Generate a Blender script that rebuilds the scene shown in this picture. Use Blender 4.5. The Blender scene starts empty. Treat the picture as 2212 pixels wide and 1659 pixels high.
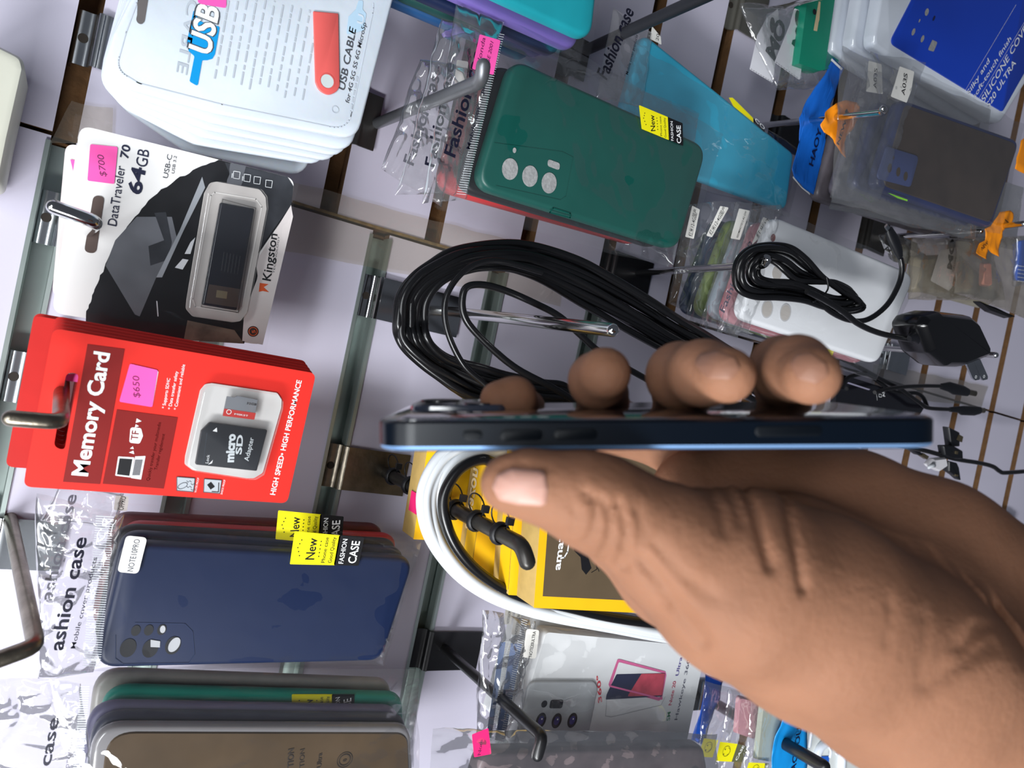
import bpy, math, random
import numpy as np
from mathutils import Vector, Matrix, noise
from mathutils.bvhtree import BVHTree
from mathutils.geometry import tessellate_polygon
SC = bpy.context.scene
COL = SC.collection
random.seed(7)
# ---------------------------------------------------------------- camera
S = 0.762
CAMLOC = Vector((-0.10658372, -0.66732744, -0.02664176)) * S
R3 = Matrix(((0.20465507, 0.97881601, 0.00595932), (-0.50021138, 0.10981566, -0.85891158), (-0.84137083, 0.17279969, 0.51208924)))
FPX = 1661.0
cd = bpy.data.cameras.new('camera'); cam = bpy.data.objects.new('camera', cd); COL.objects.link(cam)
cam.matrix_world = Matrix.Translation(CAMLOC) @ R3.to_4x4()
cd.sensor_fit = 'HORIZONTAL'; cd.sensor_width = 36.0; cd.lens = 36.0 * FPX / 2212.0
cd.clip_start = 0.01
cd.dof.use_dof = True; cd.dof.focus_distance = 0.47; cd.dof.aperture_fstop = 15.0
SC.camera = cam
# ---------------------------------------------------------------- world, lights, exposure
SC.view_settings.view_transform = 'Standard'; SC.view_settings.look = 'None'
SC.view_settings.exposure = 0.55; SC.view_settings.gamma = 1.0; SC.view_settings.use_curve_mapping = False
wd = bpy.data.worlds.new('shop_air'); SC.world = wd; wd.use_nodes = True
bg = wd.node_tree.nodes['Background']; bg.inputs[0].default_value = (0.60, 0.66, 0.80, 1); bg.inputs[1].default_value = 0.08
SC.cycles.transparent_max_bounces = 40
SC.cycles.max_bounces = 10
SC.cycles.sample_clamp_indirect = 4.0

def area(name, loc, target, sx, sy, power, col):
    l = bpy.data.lights.new(name, 'AREA'); l.shape = 'RECTANGLE'; l.size = sx; l.size_y = sy; l.energy = power; l.color = col
    o = bpy.data.objects.new(name, l); COL.objects.link(o); o.location = loc
    o.rotation_euler = (Vector(target) - Vector(loc)).to_track_quat('-Z', 'Y').to_euler()
    return o
area('ceiling_tube_left', (-1.05, -0.95, 0.35), (-0.10, 0, -0.20), 0.20, 0.8, 19.0, (0.96, 0.98, 1.0))
area('ceiling_tube_middle', (-0.35, -1.20, 0.85), (0, 0, -0.25), 1.2, 0.20, 11.0, (0.93, 0.97, 1.0))
area('ceiling_bounce_fill', (-0.8, -0.65, 1.30), (-0.2, 0, 0.0), 1.2, 0.6, 6.0, (0.94, 0.97, 1.0))  # added soft fill, stands in for bounce off a white ceiling

# ---------------------------------------------------------------- helpers
ZT = {0:(0,0,1),1:(0,0,2.370),2:(0,640,2.370),3:(0,1040,2.404),4:(740,0,2.593),5:(1500,0,2.962),6:(1480,440,2.963),7:(760,480,2.676),8:(780,880,2.130),9:(1400,900,2.186),
 10:(200,0,6.144),11:(560,0,6.38),12:(840,0,3.456),13:(1800,0,5.369),14:(1900,440,5.53),15:(1480,1440,5.821),16:(0,1400,3.95),17:(1800,760,5.369),
 18:(0,0,5.53),19:(600,300,3.687),20:(1900,640,3.19),21:(1500,0,3.319),22:(0,280,2.675),23:(800,1080,2.867),24:(0,1050,4.146),25:(640,700,3.95)}
def z(n, s):
    ox, oy, k = ZT[n]; out = []
    for t in s.split():
        a, b = t.split(','); out.append((ox + float(a) / k, oy + float(b) / k))
    return out
def z1(n, s): return z(n, s)[0]
def cray(p):
    return R3 @ Vector(((p[0] - 1106) / FPX, -(p[1] - 829.5) / FPX, -1.0))
def K(px, py, dep):                      # point seen at a pixel, at a depth from the lens
    return CAMLOC + cray((px, py)) * dep
class PL:                                # a plane in the shop, d metres in front of the wall (optionally tilted)
    def __init__(s, d, tz=0.0, tx=0.0, pivot=None):
        s.n = Vector((tx, -1.0, tz)).normalized(); s.o = Vector((0, -d, 0))
        if pivot: s.o = CAMLOC + cray(pivot) * ((-d - CAMLOC.y) / cray(pivot).y)
    def at(s, p, off=0.0):
        r = cray(p); o = s.o + s.n * off
        return CAMLOC + r * ((o - CAMLOC).dot(s.n) / r.dot(s.n))
    def pts(s, ps, off=0.0): return [s.at(p, off) for p in ps]
    def back(s, dy):
        q = PL(0); q.n = s.n.copy(); q.o = s.o - s.n * dy; return q
def W(px, py, d): return PL(d).at((px, py))

def srgb(c):
    return tuple((v / 12.92 if v <= 0.04045 else ((v + 0.055) / 1.055) ** 2.4) for v in [x / 255.0 for x in c])
MATS = {}
def mat(name, c, rough=0.5, metal=0.0, spec=0.5, coat=0.0, var=0.05, scale=60.0, bump=0.0, bscale=300.0, sss=0.0, trans=0.0):
    if name in MATS: return MATS[name]
    m = bpy.data.materials.new(name); m.use_nodes = True; nt = m.node_tree; b = nt.nodes['Principled BSDF']
    col = srgb(c)
    b.inputs['Roughness'].default_value = rough; b.inputs['Metallic'].default_value = metal
    b.inputs['Specular IOR Level'].default_value = spec; b.inputs['Coat Weight'].default_value = coat; b.inputs['Coat Roughness'].default_value = 0.08
    if sss: b.inputs['Subsurface Weight'].default_value = sss; b.inputs['Subsurface Radius'].default_value = (0.006, 0.003, 0.0015); b.inputs['Subsurface Scale'].default_value = 0.6
    if trans: b.inputs['Transmission Weight'].default_value = trans
    tc = nt.nodes.new('ShaderNodeTexCoord'); nz = nt.nodes.new('ShaderNodeTexNoise'); nz.inputs['Scale'].default_value = scale; nz.inputs['Detail'].default_value = 3
    nt.links.new(tc.outputs['Object'], nz.inputs['Vector'])
    rp = nt.nodes.new('ShaderNodeValToRGB'); rp.color_ramp.elements[0].position = 0.3; rp.color_ramp.elements[1].position = 0.7
    rp.color_ramp.elements[0].color = tuple(v * (1 - var) for v in col) + (1,); rp.color_ramp.elements[1].color = tuple(min(1, v * (1 + var)) for v in col) + (1,)
    nt.links.new(nz.outputs['Fac'], rp.inputs[0]); nt.links.new(rp.outputs[0], b.inputs['Base Color'])
    if bump:
        n2 = nt.nodes.new('ShaderNodeTexNoise'); n2.inputs['Scale'].default_value = bscale; n2.inputs['Detail'].default_value = 4
        nt.links.new(tc.outputs['Object'], n2.inputs['Vector'])
        bp = nt.nodes.new('ShaderNodeBump'); bp.inputs['Strength'].default_value = bump; bp.inputs['Distance'].default_value = 0.002
        nt.links.new(n2.outputs['Fac'], bp.inputs['Height']); nt.links.new(bp.outputs[0], b.inputs['Normal'])
    MATS[name] = m; return m
def film_mat(name, tint=(1, 1, 1), haze=0.03, gloss=0.03, rough=0.08, hazec=(0.75, 0.78, 0.82), bscale=45.0, bstr=0.5, fm=0.3):
    if name in MATS: return MATS[name]
    m = bpy.data.materials.new(name); m.use_nodes = True; nt = m.node_tree; nt.nodes.clear()
    N = nt.nodes.new; L = nt.links.new
    out = N('ShaderNodeOutputMaterial'); tr = N('ShaderNodeBsdfTransparent'); tr.inputs[0].default_value = tuple(tint) + (1,)
    gl = N('ShaderNodeBsdfGlossy'); gl.inputs['Roughness'].default_value = rough
    df = N('ShaderNodeBsdfDiffuse'); df.inputs[0].default_value = tuple(hazec) + (1,)
    fr = N('ShaderNodeLayerWeight'); fr.inputs[0].default_value = 0.35
    ma = N('ShaderNodeMath'); ma.operation = 'MULTIPLY_ADD'; ma.inputs[1].default_value = fm; ma.inputs[2].default_value = gloss
    tc = N('ShaderNodeTexCoord'); nz = N('ShaderNodeTexNoise'); nz.inputs['Scale'].default_value = bscale; nz.inputs['Detail'].default_value = 2; nz.inputs['Distortion'].default_value = 0.8
    bp = N('ShaderNodeBump'); bp.inputs['Strength'].default_value = bstr; bp.inputs['Distance'].default_value = 0.004
    L(tc.outputs['Object'], nz.inputs['Vector']); L(nz.outputs['Fac'], bp.inputs['Height'])
    for q in (gl, fr): L(bp.outputs[0], q.inputs['Normal'])
    m1 = N('ShaderNodeMixShader'); m1.inputs[0].default_value = haze; L(tr.outputs[0], m1.inputs[1]); L(df.outputs[0], m1.inputs[2])
    m2 = N('ShaderNodeMixShader'); L(fr.outputs['Fresnel'], ma.inputs[0]); L(ma.outputs[0], m2.inputs[0]); L(m1.outputs[0], m2.inputs[1]); L(gl.outputs[0], m2.inputs[2])
    L(m2.outputs[0], out.inputs[0]); MATS[name] = m; return m

def tag(o, label=None, cat=None, group=None, kind=None):
    if label: o['label'] = label
    if cat: o['category'] = cat
    if group: o['group'] = group
    if kind: o['kind'] = kind
    return o
def thing(name, label, cat, loc=(0, 0, 0), group=None):
    o = bpy.data.objects.new(name, None); COL.objects.link(o); o.location = loc; o.empty_display_size = 0.01
    return tag(o, label, cat, group)
def root_of(o):
    if o.parent is None: return o.location.copy()
    return root_of(o.parent) + o.matrix_parent_inverse.translation + o.location
def mk(name, V, F, m, parent=None, smooth=False, fm=None, label=None):
    me = bpy.data.meshes.new(name); me.from_pydata([tuple(v) for v in V], [], F); me.update()
    for x in (m if isinstance(m, (list, tuple)) else [m]): me.materials.append(x)
    if fm: me.polygons.foreach_set('material_index', fm)
    if smooth: me.polygons.foreach_set('use_smooth', [True] * len(me.polygons))
    o = bpy.data.objects.new(name, me); COL.objects.link(o)
    if parent is not None:
        o.parent = parent; o.matrix_parent_inverse = Matrix.Translation(-root_of(parent))
    if label: o['label'] = label
    return o
def sharp(o, ang=40):
    o.data.polygons.foreach_set('use_smooth', [True] * len(o.data.polygons)); o.data.set_sharp_from_angle(angle=math.radians(ang)); return o
def frame(n):
    u = Vector((1, 0, 0)) - n * n.x; u.normalize(); return u, n.cross(u)
def rounded(P2, r, seg=5):
    out = []; n = len(P2)
    for i in range(n):
        a = Vector(P2[i - 1]); b = Vector(P2[i]); c = Vector(P2[(i + 1) % n])
        ri = r[i % len(r)] if isinstance(r, (list, tuple)) else r
        d1 = (a - b); d2 = (c - b); l1, l2 = d1.length, d2.length
        if ri <= 0 or l1 < 1e-6 or l2 < 1e-6: out.append(b); continue
        d1 /= l1; d2 /= l2; ang = math.acos(max(-1, min(1, d1.dot(d2)))); t = ri / math.tan(ang / 2); t = min(t, l1 * 0.48, l2 * 0.48)
        p, q = b + d1 * t, b + d2 * t
        for k in range(seg + 1):
            f = k / seg; out.append(p * (1 - f) ** 2 + b * 2 * f * (1 - f) + q * f * f)
    return out
def inset2(P, d):
    n = len(P); out = []; area_ = sum(P[i].x * P[(i + 1) % n].y - P[(i + 1) % n].x * P[i].y for i in range(n)); s = 1 if area_ > 0 else -1
    for i in range(n):
        a, b, c = P[i - 1], P[i], P[(i + 1) % n]; e1 = (b - a); e2 = (c - b)
        if e1.length < 1e-9 or e2.length < 1e-9: out.append(b.copy()); continue
        e1.normalize(); e2.normalize(); n1 = Vector((-e1.y, e1.x)) * s; n2 = Vector((-e2.y, e2.x)) * s; m = n1 + n2
        if m.length < 1e-6: m = n1
        m.normalize(); k = d / max(0.35, m.dot(n1)); out.append(b + m * k)
    return out
# a solid from an outline on a plane: rings = [(inset, height)], first ring at the back, last at the front
def solid(name, pl, pts3, rings, m, parent=None, r=0.0, seg=5, smooth=True, label=None):
    u, v = frame(pl.n); o = pl.o
    P = rounded([Vector(((p - o).dot(u), (p - o).dot(v))) for p in pts3], r, seg) if r else [Vector(((p - o).dot(u), (p - o).dot(v))) for p in pts3]
    V = []; F = []; n = len(P); base = o
    for (ins, h) in rings:
        Q = inset2(P, ins) if ins else P
        V += [base + u * q.x + v * q.y + pl.n * h for q in Q]
    for k in range(len(rings) - 1):
        for i in range(n):
            j = (i + 1) % n; F.append((k * n + i, k * n + j, (k + 1) * n + j, (k + 1) * n + i))
    F.append(tuple(range(n))[::-1]); F.append(tuple(range((len(rings) - 1) * n, len(rings) * n)))
    ob = mk(name, V, F, m, parent, label=label)
    import bmesh
    bm = bmesh.new(); bm.from_mesh(ob.data); bmesh.ops.recalc_face_normals(bm, faces=bm.faces)
    ng = [f for f in bm.faces if len(f.verts) > 4]
    if ng: bmesh.ops.triangulate(bm, faces=ng)
    bm.to_mesh(ob.data); bm.free()
    if smooth: sharp(ob)
    return ob
def plate(name, pl, px, th, m, parent=None, r=0.0, off=0.0, bev=0.0, seg=5, label=None):
    p3 = pl.pts(px, off)
    b = min(bev, th * 0.45)
    rings = [(0, off - th), (0, off - b), (b * 0.35, off - b * 0.3), (b, off)] if b else [(0, off - th), (0, off)]
    return solid(name, pl, p3, rings, m, parent, r, seg, label=label)
# raised print: flat shapes on a surface, collected into one mesh per colour
class Ink:
    def __init__(s, pl, off=0.0004): s.pl = pl; s.off = off; s.B = {}
    def _get(s, m): return s.B.setdefault(m.name, (m, [], []))
    def poly(s, m, px, r=0.0, off=0.0):
        _, V, F = s._get(m); p3 = s.pl.pts(px, s.off + off); u, v = frame(s.pl.n)
        if r:
            o = s.pl.o; P = rounded([Vector(((p - o).dot(u), (p - o).dot(v))) for p in p3], r, 4); h = s.pl.n * ((p3[0] - o).dot(s.pl.n)); p3 = [o + u * q.x + v * q.y + h for q in P]
        b = len(V); V += p3
        for t in tessellate_polygon([p3]): F.append(tuple(b + i for i in t))
    def line(s, m, px, w, off=0.0, closed=False):
        _, V, F = s._get(m); p3 = s.pl.pts(px, s.off + off); n = len(p3)
        for i in range(n if closed else n - 1):
            a, c = p3[i], p3[(i + 1) % n]; d = (c - a)
            if d.length < 1e-9: continue
            d.normalize(); q = s.pl.n.cross(d) * (w / 2); b = len(V); V += [a - q - d * w * .3, c - q + d * w * .3, c + q + d * w * .3, a + q - d * w * .3]; F.append((b, b + 1, b + 2, b + 3))
    def disc(s, m, c, r, off=0.0, ax=None, n=24, ring=0.0):          # c = pixel; r metres; ax=(rx,ry,angle) optional
        _, V, F = s._get(m); o = s.pl.at(c, s.off + off); u, v = frame(s.pl.n); b = len(V); rx, ry, an = ax or (r, r, 0)
        ca, sa = math.cos(an), math.sin(an); u2 = u * ca + v * sa; v2 = v * ca - u * sa
        for k in range(n): t = 2 * math.pi * k / n; V.append(o + u2 * (rx * math.cos(t)) + v2 * (ry * math.sin(t)))
        if ring:
            for k in range(n): t = 2 * math.pi * k / n; V.append(o + u2 * ((rx - ring) * math.cos(t)) + v2 * ((ry - ring) * math.sin(t)))
            for k in range(n): j = (k + 1) % n; F.append((b + k, b + j, b + n + j, b + n + k))
        else: F.append(tuple(range(b, b + n)))
    def text(s, m, st, a, b_, h, bold=0.0, it=0.0, mir=False, off=0.0, font_w=None):
        TV, TF, w = text_geo(st, bold); _, V, F = s._get(m); TEXTM.add(m.name)
        p0 = s.pl.at(a, s.off + off); p1 = s.pl.at(b_, s.off + off); d = p1 - p0; L = d.length; d.normalize(); up = s.pl.n.cross(d)
        pxl = math.hypot(b_[0] - a[0], b_[1] - a[1]); hh = h * L / pxl; sx = L / w; sy = hh / 0.70; bb = len(V)
        if mir: p0, d = p1, -d
        for (x, y) in TV: V.append(p0 + d * (x * sx + it * y * sy) + up * (y * sy))
        for f in TF: F.append(tuple(bb + i for i in f))
    def build(s, parent, name='lettering', label=None, names=None):
        out = []
        for k, (m, V, F) in s.B.items():
            auto = {'neon_pink_paper': 'price_sticker', 'pen_ink': 'pen_writing', 'white_label_paper': 'paper_label', 'zip_line_print': 'zip_seal', 'slot_dark': 'hang_slot', 'slot_shade': 'hang_slot', 'magenta_sticker': 'price_sticker'}
            nm = (names or {}).get(k) or auto.get(k) or (name if (name != 'lettering' or k in TEXTM) else 'printed_artwork'); o = mk(nm, V, F, m, parent); out.append(o)
            if label: o['label'] = label
        return out
TG = {}; TEXTM = set()
def text_geo(st, bold=0.0):
    key = (st, bold)
    if key in TG: return TG[key]
    c = bpy.data.curves.new('t', 'FONT'); c.body = st; c.size = 1.0; c.offset = bold; c.resolution_u = 3
    o = bpy.data.objects.new('t', c); COL.objects.link(o)
    dg = bpy.context.evaluated_depsgraph_get(); e = o.evaluated_get(dg); me = e.to_mesh()
    V = [(v.co.x, v.co.y) for v in me.vertices]; F = [tuple(p.vertices) for p in me.polygons]; e.to_mesh_clear()
    bpy.data.objects.remove(o); bpy.data.curves.remove(c)
    x0 = min([v[0] for v in V] or [0]); x1 = max([v[0] for v in V] or [1]); V = [(x - x0, y) for x, y in V]
    TG[key] = (V, F, max(x1 - x0, 1e-3)); return TG[key]
def catmull(P, sub=6, closed=False):
    n = len(P); out = []
    for i in range(n if closed else n - 1):
        g = (lambda k: P[k % n]) if closed else (lambda k: P[max(0, min(n - 1, k))])
        p0, p1, p2, p3 = g(i - 1), g(i), g(i + 1), g(i + 2)
        for k in range(sub):
            t = k / sub; out.append(0.5 * ((2 * p1) + (p2 - p0) * t + (2 * p0 - 5 * p1 + 4 * p2 - p3) * t * t + (3 * p1 - p0 - 3 * p2 + p3) * t ** 3))
    if not closed: out.append(P[-1])
    return out
def tube_geo(P, rad, n=10, closed=False, cap=True, flat=1.0):
    V = []; F = []; m = len(P); T = []
    for i in range(m):
        a = P[i - 1] if (i > 0 or closed) else P[i]; b = P[(i + 1) % m] if (i < m - 1 or closed) else P[i]; T.append((b - a).normalized())
    ref = Vector((0, -1, 0.01)); 
    if abs(T[0].dot(ref.normalized())) > 0.9: ref = Vector((0, 0.05, 1))
    nrm = (ref - T[0] * ref.dot(T[0])).normalized()
    for i in range(m):
        nrm = (nrm - T[i] * nrm.dot(T[i])); nrm.normalize(); bn = T[i].cross(nrm); r = rad[i] if isinstance(rad, (list, tuple)) else rad
        for k in range(n): t = 2 * math.pi * k / n; V.append(P[i] + nrm * (r * math.cos(t) * flat) + bn * (r * math.sin(t)))
    for i in range(m if closed else m - 1):
        j = (i + 1) % m
        for k in range(n): l = (k + 1) % n; F.append((i * n + k, i * n + l, j * n + l, j * n + k))
    if cap and not closed: F.append(tuple(range(n))[::-1]); F.append(tuple(range((m - 1) * n, m * n)))
    return V, F
def tube(name, P, rad, m, parent=None, sub=6, n=10, closed=False, curve=True, flat=1.0, label=None):
    if curve:
        if isinstance(rad, (list, tuple)):
            rr = []; 
            for i in range(len(rad) - 1): rr += [rad[i] + (rad[i + 1] - rad[i]) * k / sub for k in range(sub)]
            rad = rr + [rad[-1]]
        P = catmull(P, sub, closed)
    V, F = tube_geo(P, rad, n, closed, True, flat); o = mk(name, V, F, m, parent, smooth=True, label=label); 
    return sharp(o, 60)
def capped(P, r, steps=4):              # rounded ends for a rod: returns points, radii
    a = (P[0] - P[1]).normalized(); b = (P[-1] - P[-2]).normalized()
    pre = [P[0] + a * r * math.sin(math.pi / 2 * (k / steps)) for k in range(steps, 0, -1)]; pr = [max(1e-5, r * math.cos(math.pi / 2 * (k / steps))) for k in range(steps, 0, -1)]
    post = [P[-1] + b * r * math.sin(math.pi / 2 * (k / steps)) for k in range(1, steps + 1)]; po = [max(1e-5, r * math.cos(math.pi / 2 * (k / steps))) for k in range(1, steps + 1)]
    return pre + P + post, pr + [r] * len(P) + po
def box_geo(lo, hi):
    x0, y0, z0 = lo; x1, y1, z1_ = hi
    V = [Vector(p) for p in ((x0,y0,z0),(x1,y0,z0),(x1,y1,z0),(x0,y1,z0),(x0,y0,z1_),(x1,y0,z1_),(x1,y1,z1_),(x0,y1,z1_))]
    return V, [(0,3,2,1),(4,5,6,7),(0,1,5,4),(1,2,6,5),(2,3,7,6),(3,0,4,7)]
def ridge(x, y, s, k):
    n1 = noise.noise(Vector((x * k, y * k, s))); n2 = noise.noise(Vector((x * k * 2.3 + 5, y * k * 2.3, s + 3))); n3 = noise.noise(Vector((x * k * 5.1, y * k * 5.1, s + 9)))
    return (1 - abs(n1) * 2.2) + 0.45 * (1 - abs(n2) * 2.2) + 0.18 * (1 - abs(n3) * 2.0)
# a crumpled clear film bag: corner pixels a,b,c,d on a plane, front sheet (wrinkled) and back sheet, joined at the rim
def facet(p, s, k):
    q = Vector((p.x * k, p.z * k, s * 3.7)); q += noise.noise_vector(q * .6) * .5
    d, _ = noise.voronoi(q); e, _ = noise.voronoi(q * 2.3 + Vector((7, 1, 3)))
    return 1.3 * (d[1] - d[0]) + .5 * (e[1] - e[0]) + .5 * noise.noise(q * .7) + .4
def film(name, pl, px, m, parent=None, amp=0.002, k=55.0, seed=1.0, nu=46, nv=46, puff=0.004, off=0.0, back=True, edge=0.12, label=None, gu=None, fac=False):
    A, B, C, D = pl.pts(px, off); V = []; F = []
    for side in ((1, -1) if back else (1,)):
        b = len(V)
        for j in range(nv + 1):
            for i in range(nu + 1):
                s, t = i / nu, j / nv; p = A.lerp(B, s).lerp(D.lerp(C, s), t)
                e = min(s, 1 - s, t, 1 - t); w = min(1.0, e / edge) ** 0.5
                g = gu(s, t) if gu else 1.0
                h = side * puff * w + amp * g * ((facet(p, seed + (0 if side > 0 else 40), k) if m.name in ('crinkled_film', 'clear_film', 'hazy_film', 'brown_hazy_film') else ridge(p.x, p.z, seed + (0 if side > 0 else 40), k)) - 0.8) * (0.35 + 0.65 * w)
                V.append(p + pl.n * h + Vector((noise.noise(p * 40 + Vector((seed, 0, 0))), 0, noise.noise(p * 40 + Vector((0, seed, 3))))) * 0.0018)
        for j in range(nv):
            for i in range(nu):
                q = b + j * (nu + 1) + i; f = (q, q + 1, q + nu + 2, q + nu + 1); F.append(f if side > 0 else f[::-1])
    o = mk(name, V, F, m, parent, smooth=True, label=label); return o
# ---------------------------------------------------------------- materials
LAM = mat('white_laminate', (196, 192, 208), 0.32, var=0.02, scale=8, bump=0.02, bscale=500)
MDF = mat('raw_fibreboard', (98, 68, 38), 0.85, var=0.18, scale=120, bump=0.3)
ALU = mat('dull_aluminium', (172, 184, 180), 0.38, metal=0.75, var=0.08, scale=30)
CHROME = mat('polished_chrome', (205, 205, 205), 0.12, metal=1.0, var=0.03)
STEEL = mat('worn_steel', (140, 132, 118), 0.35, metal=1.0, var=0.25, scale=90, bump=0.1)
ZINC = mat('zinc_plate', (188, 192, 196), 0.25, metal=1.0, var=0.1, scale=50)
BLKMET = mat('black_painted_steel', (26, 26, 28), 0.32, var=0.1)
DRKMET = mat('dark_oily_steel', (62, 60, 58), 0.36, metal=0.6, var=0.2)
WHITE = mat('white_print', (236, 238, 240), 0.5)
BLACK = mat('black_print', (16, 16, 20), 0.5)
PINK = mat('neon_pink_paper', (255, 88, 176), 0.6, var=0.02)
PEN = mat('pen_ink', (120, 30, 90), 0.6)
YEL = mat('bright_yellow_paper', (236, 226, 12), 0.5, var=0.02)
FILM = film_mat('clear_film'); FILM2 = film_mat('hazy_film', haze=0.10, gloss=0.05, hazec=(0.55, 0.55, 0.55)); FILMS = film_mat('smooth_film', fm=0.2, haze=0.01, gloss=0.012, bscale=22, bstr=0.25, rough=0.04)
FILMC = film_mat('crinkled_film', fm=0.6, haze=0.04, gloss=0.06, bscale=20, bstr=0.35, rough=0.10)
TAPE = film_mat('clear_tape', tint=(0.94, 0.91, 0.84), haze=0.10, gloss=0.04, hazec=(0.5, 0.46, 0.38))
LABEL = mat('white_label_paper', (232, 230, 224), 0.5)

# ---------------------------------------------------------------- slatted wall
GW = 0.0122                       # opening of a groove
def wall_panel(name, x0, x1, zs, ztop, zbot, liner):
    V = []; F = []; fm = []
    edges = [ztop] + [e for zz in zs for e in (zz, zz - GW)] + [zbot]
    for i in range(0, len(edges) - 1, 2):
        hi, lo = edges[i], edges[i + 1]
        v, f = box_geo((x0, 0.0, lo), (x1, 0.009, hi)); b = len(V); V += v
        for k, q in enumerate(f): F.append(tuple(b + a for a in q)); fm.append(0 if k == 2 else 1)
    v, f = box_geo((x0, 0.0155, zbot), (x1, 0.024, ztop)); b = len(V); V += v
    for q in f: F.append(tuple(b + a for a in q)); fm.append(1)
    # the web behind each slat
    for i in range(0, len(edges) - 1, 2):
        hi, lo = edges[i], edges[i + 1]
        v, f = box_geo((x0, 0.009, lo + 0.003 + 0.004), (x1, 0.0155, hi - 0.008)); b = len(V); V += v
        for q in f: F.append(tuple(b + a for a in q)); fm.append(1)
    return tag(mk(name, V, F, [LAM, MDF], fm=fm), kind='structure')
ZU = [-0.1 * S * k for k in range(-2, 31)]
ZL = [-0.125 * S * k for k in (-1, 0, 1, 2, 3, 4, 5, 6, 7)] + [-0.1 * S * k for k in range(10, 31)]
ZL[2:5] = [-0.126 * S, -0.2505 * S, -0.3745 * S]; ZL[5] = -0.4967 * S
wall_panel('wall_right', 0.0012, 0.90, ZU, 0.21, -2.40, False)
wall_panel('wall_left', -0.62, -0.0012, ZL, 0.21, -2.40, True)
v, f = box_geo((-0.62, 0.024, -2.40), (0.90, 0.03, 0.21)); tag(mk('wall_back', v, f, MDF), kind='structure')
# aluminium liners in the grooves of the left panel
for i, zz in enumerate(ZL[:6]):
    V = []; F = []
    prof = [(-0.0012, zz + 0.0022), (-0.0012, zz), (0.0, zz - 0.0004), (0.0085, zz - 0.0004), (0.0145, zz + 0.003), (0.0145, zz - GW - 0.003), (0.0085, zz - GW + 0.0004), (0.0, zz - GW + 0.0004), (-0.0012, zz - GW), (-0.0012, zz - GW - 0.0022)]
    x0, x1 = -0.62, -0.004
    th = 0.0005
    for (y, q) in prof: V += [Vector((x0, y, q)), Vector((x1, y, q))]
    for k in range(len(prof) - 1): F.append((2 * k, 2 * k + 1, 2 * k + 3, 2 * k + 2))
    o = tag(mk('trim_%d' % (i + 1), V, F, ALU), kind='structure')
    sd = o.modifiers.new('s', 'SOLIDIFY'); sd.thickness = 0.0006; sd.offset = 0
# ---------------------------------------------------------------- the phone held edge-on
def C2W(v): return CAMLOC + R3 @ v
def cc(px, py, dep): return Vector(((px - 1106) / FPX * dep, -(py - 829.5) / FPX * dep, -dep))
pA = cc(806, 910, 0.193); pB = cc(2050, 903, 0.1935)
pl_ = (pB - pA); PLEN = pl_.length; pl_.normalize()
pw = Vector((0, 0.0024, -0.0714)); pw = (pw - pl_ * pw.dot(pl_)).normalized(); pt = pw.cross(pl_); 
if pt.y < 0: pt = -pt
PLn, PWn, PTn = R3 @ pl_, R3 @ pw, R3 @ pt          # length (image right), width (away), thickness (towards the back glass)
PA = C2W(pA)
def ph(l, w, t): return PA + PLn * l + PWn * w + PTn * t
PW_, PT_ = 0.0715, 0.0076
M_FRAME = mat('blue_black_metal_frame', (4, 10, 19), 0.26, spec=0.25, metal=0.0, var=0.03)
M_GLASS = mat('phone_back_glass', (20, 26, 38), 0.06, spec=0.8, coat=1.0)
M_BTN = mat('dark_button', (4, 8, 14), 0.45, spec=0.15)
phone = thing('mobile_phone', 'dark blue mobile phone held edge-on in the hand in front of the wall', 'mobile phone', ph(PLEN / 2, PW_ / 2, -PT_ / 2))
def slab(name, l0, l1, w0, w1, rc, rings, m, parent, seg=8):
    P = rounded([Vector((l0, w0)), Vector((l1, w0)), Vector((l1, w1)), Vector((l0, w1))], rc, seg); V = []; F = []; n = len(P)
    for ins, t in rings: V += [ph(q.x, q.y, t) for q in (inset2(P, ins) if ins else P)]
    for k in range(len(rings) - 1):
        for i in range(n): j = (i + 1) % n; F.append((k * n + i, k * n + j, (k + 1) * n + j, (k + 1) * n + i))
    F.append(tuple(range(n))[::-1]); F.append(tuple(range((len(rings) - 1) * n, len(rings) * n)))
    return sharp(mk(name, V, F, m, parent), 35)
slab('frame', 0, PLEN, 0, PW_, 0.011, [(0, -PT_ + 0.0011), (0, -0.0007), (0.0004, -0.0002), (0.0010, 0)], M_FRAME, phone)
slab('edge_chamfer', 0, PLEN, 0, PW_, 0.011, [(0.0011, -PT_), (0.0007, -PT_ + 0.00015), (0.00025, -PT_ + 0.0006), (0, -PT_ + 0.0011)], mat('blue_edge_highlight', (120, 156, 200), 0.5, metal=0.7), phone)  # chamfer colour lightened to paint in the bluish highlight along this edge
slab('back_glass', 0.0011, PLEN - 0.0011, 0.0011, PW_ - 0.0011, 0.010, [(0, -0.0003), (0, 0.0001), (0.0004, 0.0003)], M_GLASS, phone)
slab('screen', 0.0011, PLEN - 0.0011, 0.0011, PW_ - 0.0011, 0.010, [(0.0003, -PT_ - 0.0002), (0, -PT_ + 0.0002)], M_GLASS, phone)
bump = slab('camera_bump', 0.004, 0.034, PW_ - 0.036, PW_ - 0.0035, 0.007, [(0, 0.0002), (0.0002, 0.0014), (0.0006, 0.0018)], mat('camera_island_glass', (52, 58, 74), 0.12, coat=0.6), phone)
for (a, b) in ((0.0115, PW_ - 0.0115), (0.0265, PW_ - 0.0275)):
    V, F = tube_geo([ph(a, b, 0.0015), ph(a, b, 0.0021), ph(a, b, 0.0022)], [0.0062, 0.0062, 0.0052], 28); sharp(mk('lens', V, F, M_FRAME, bump), 40)
V, F = tube_geo([ph(0.0265, PW_ - 0.0115, 0.0017), ph(0.0265, PW_ - 0.0115, 0.0021)], 0.0026, 20); mk('flash_lamp', V, F, WHITE, bump)
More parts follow.
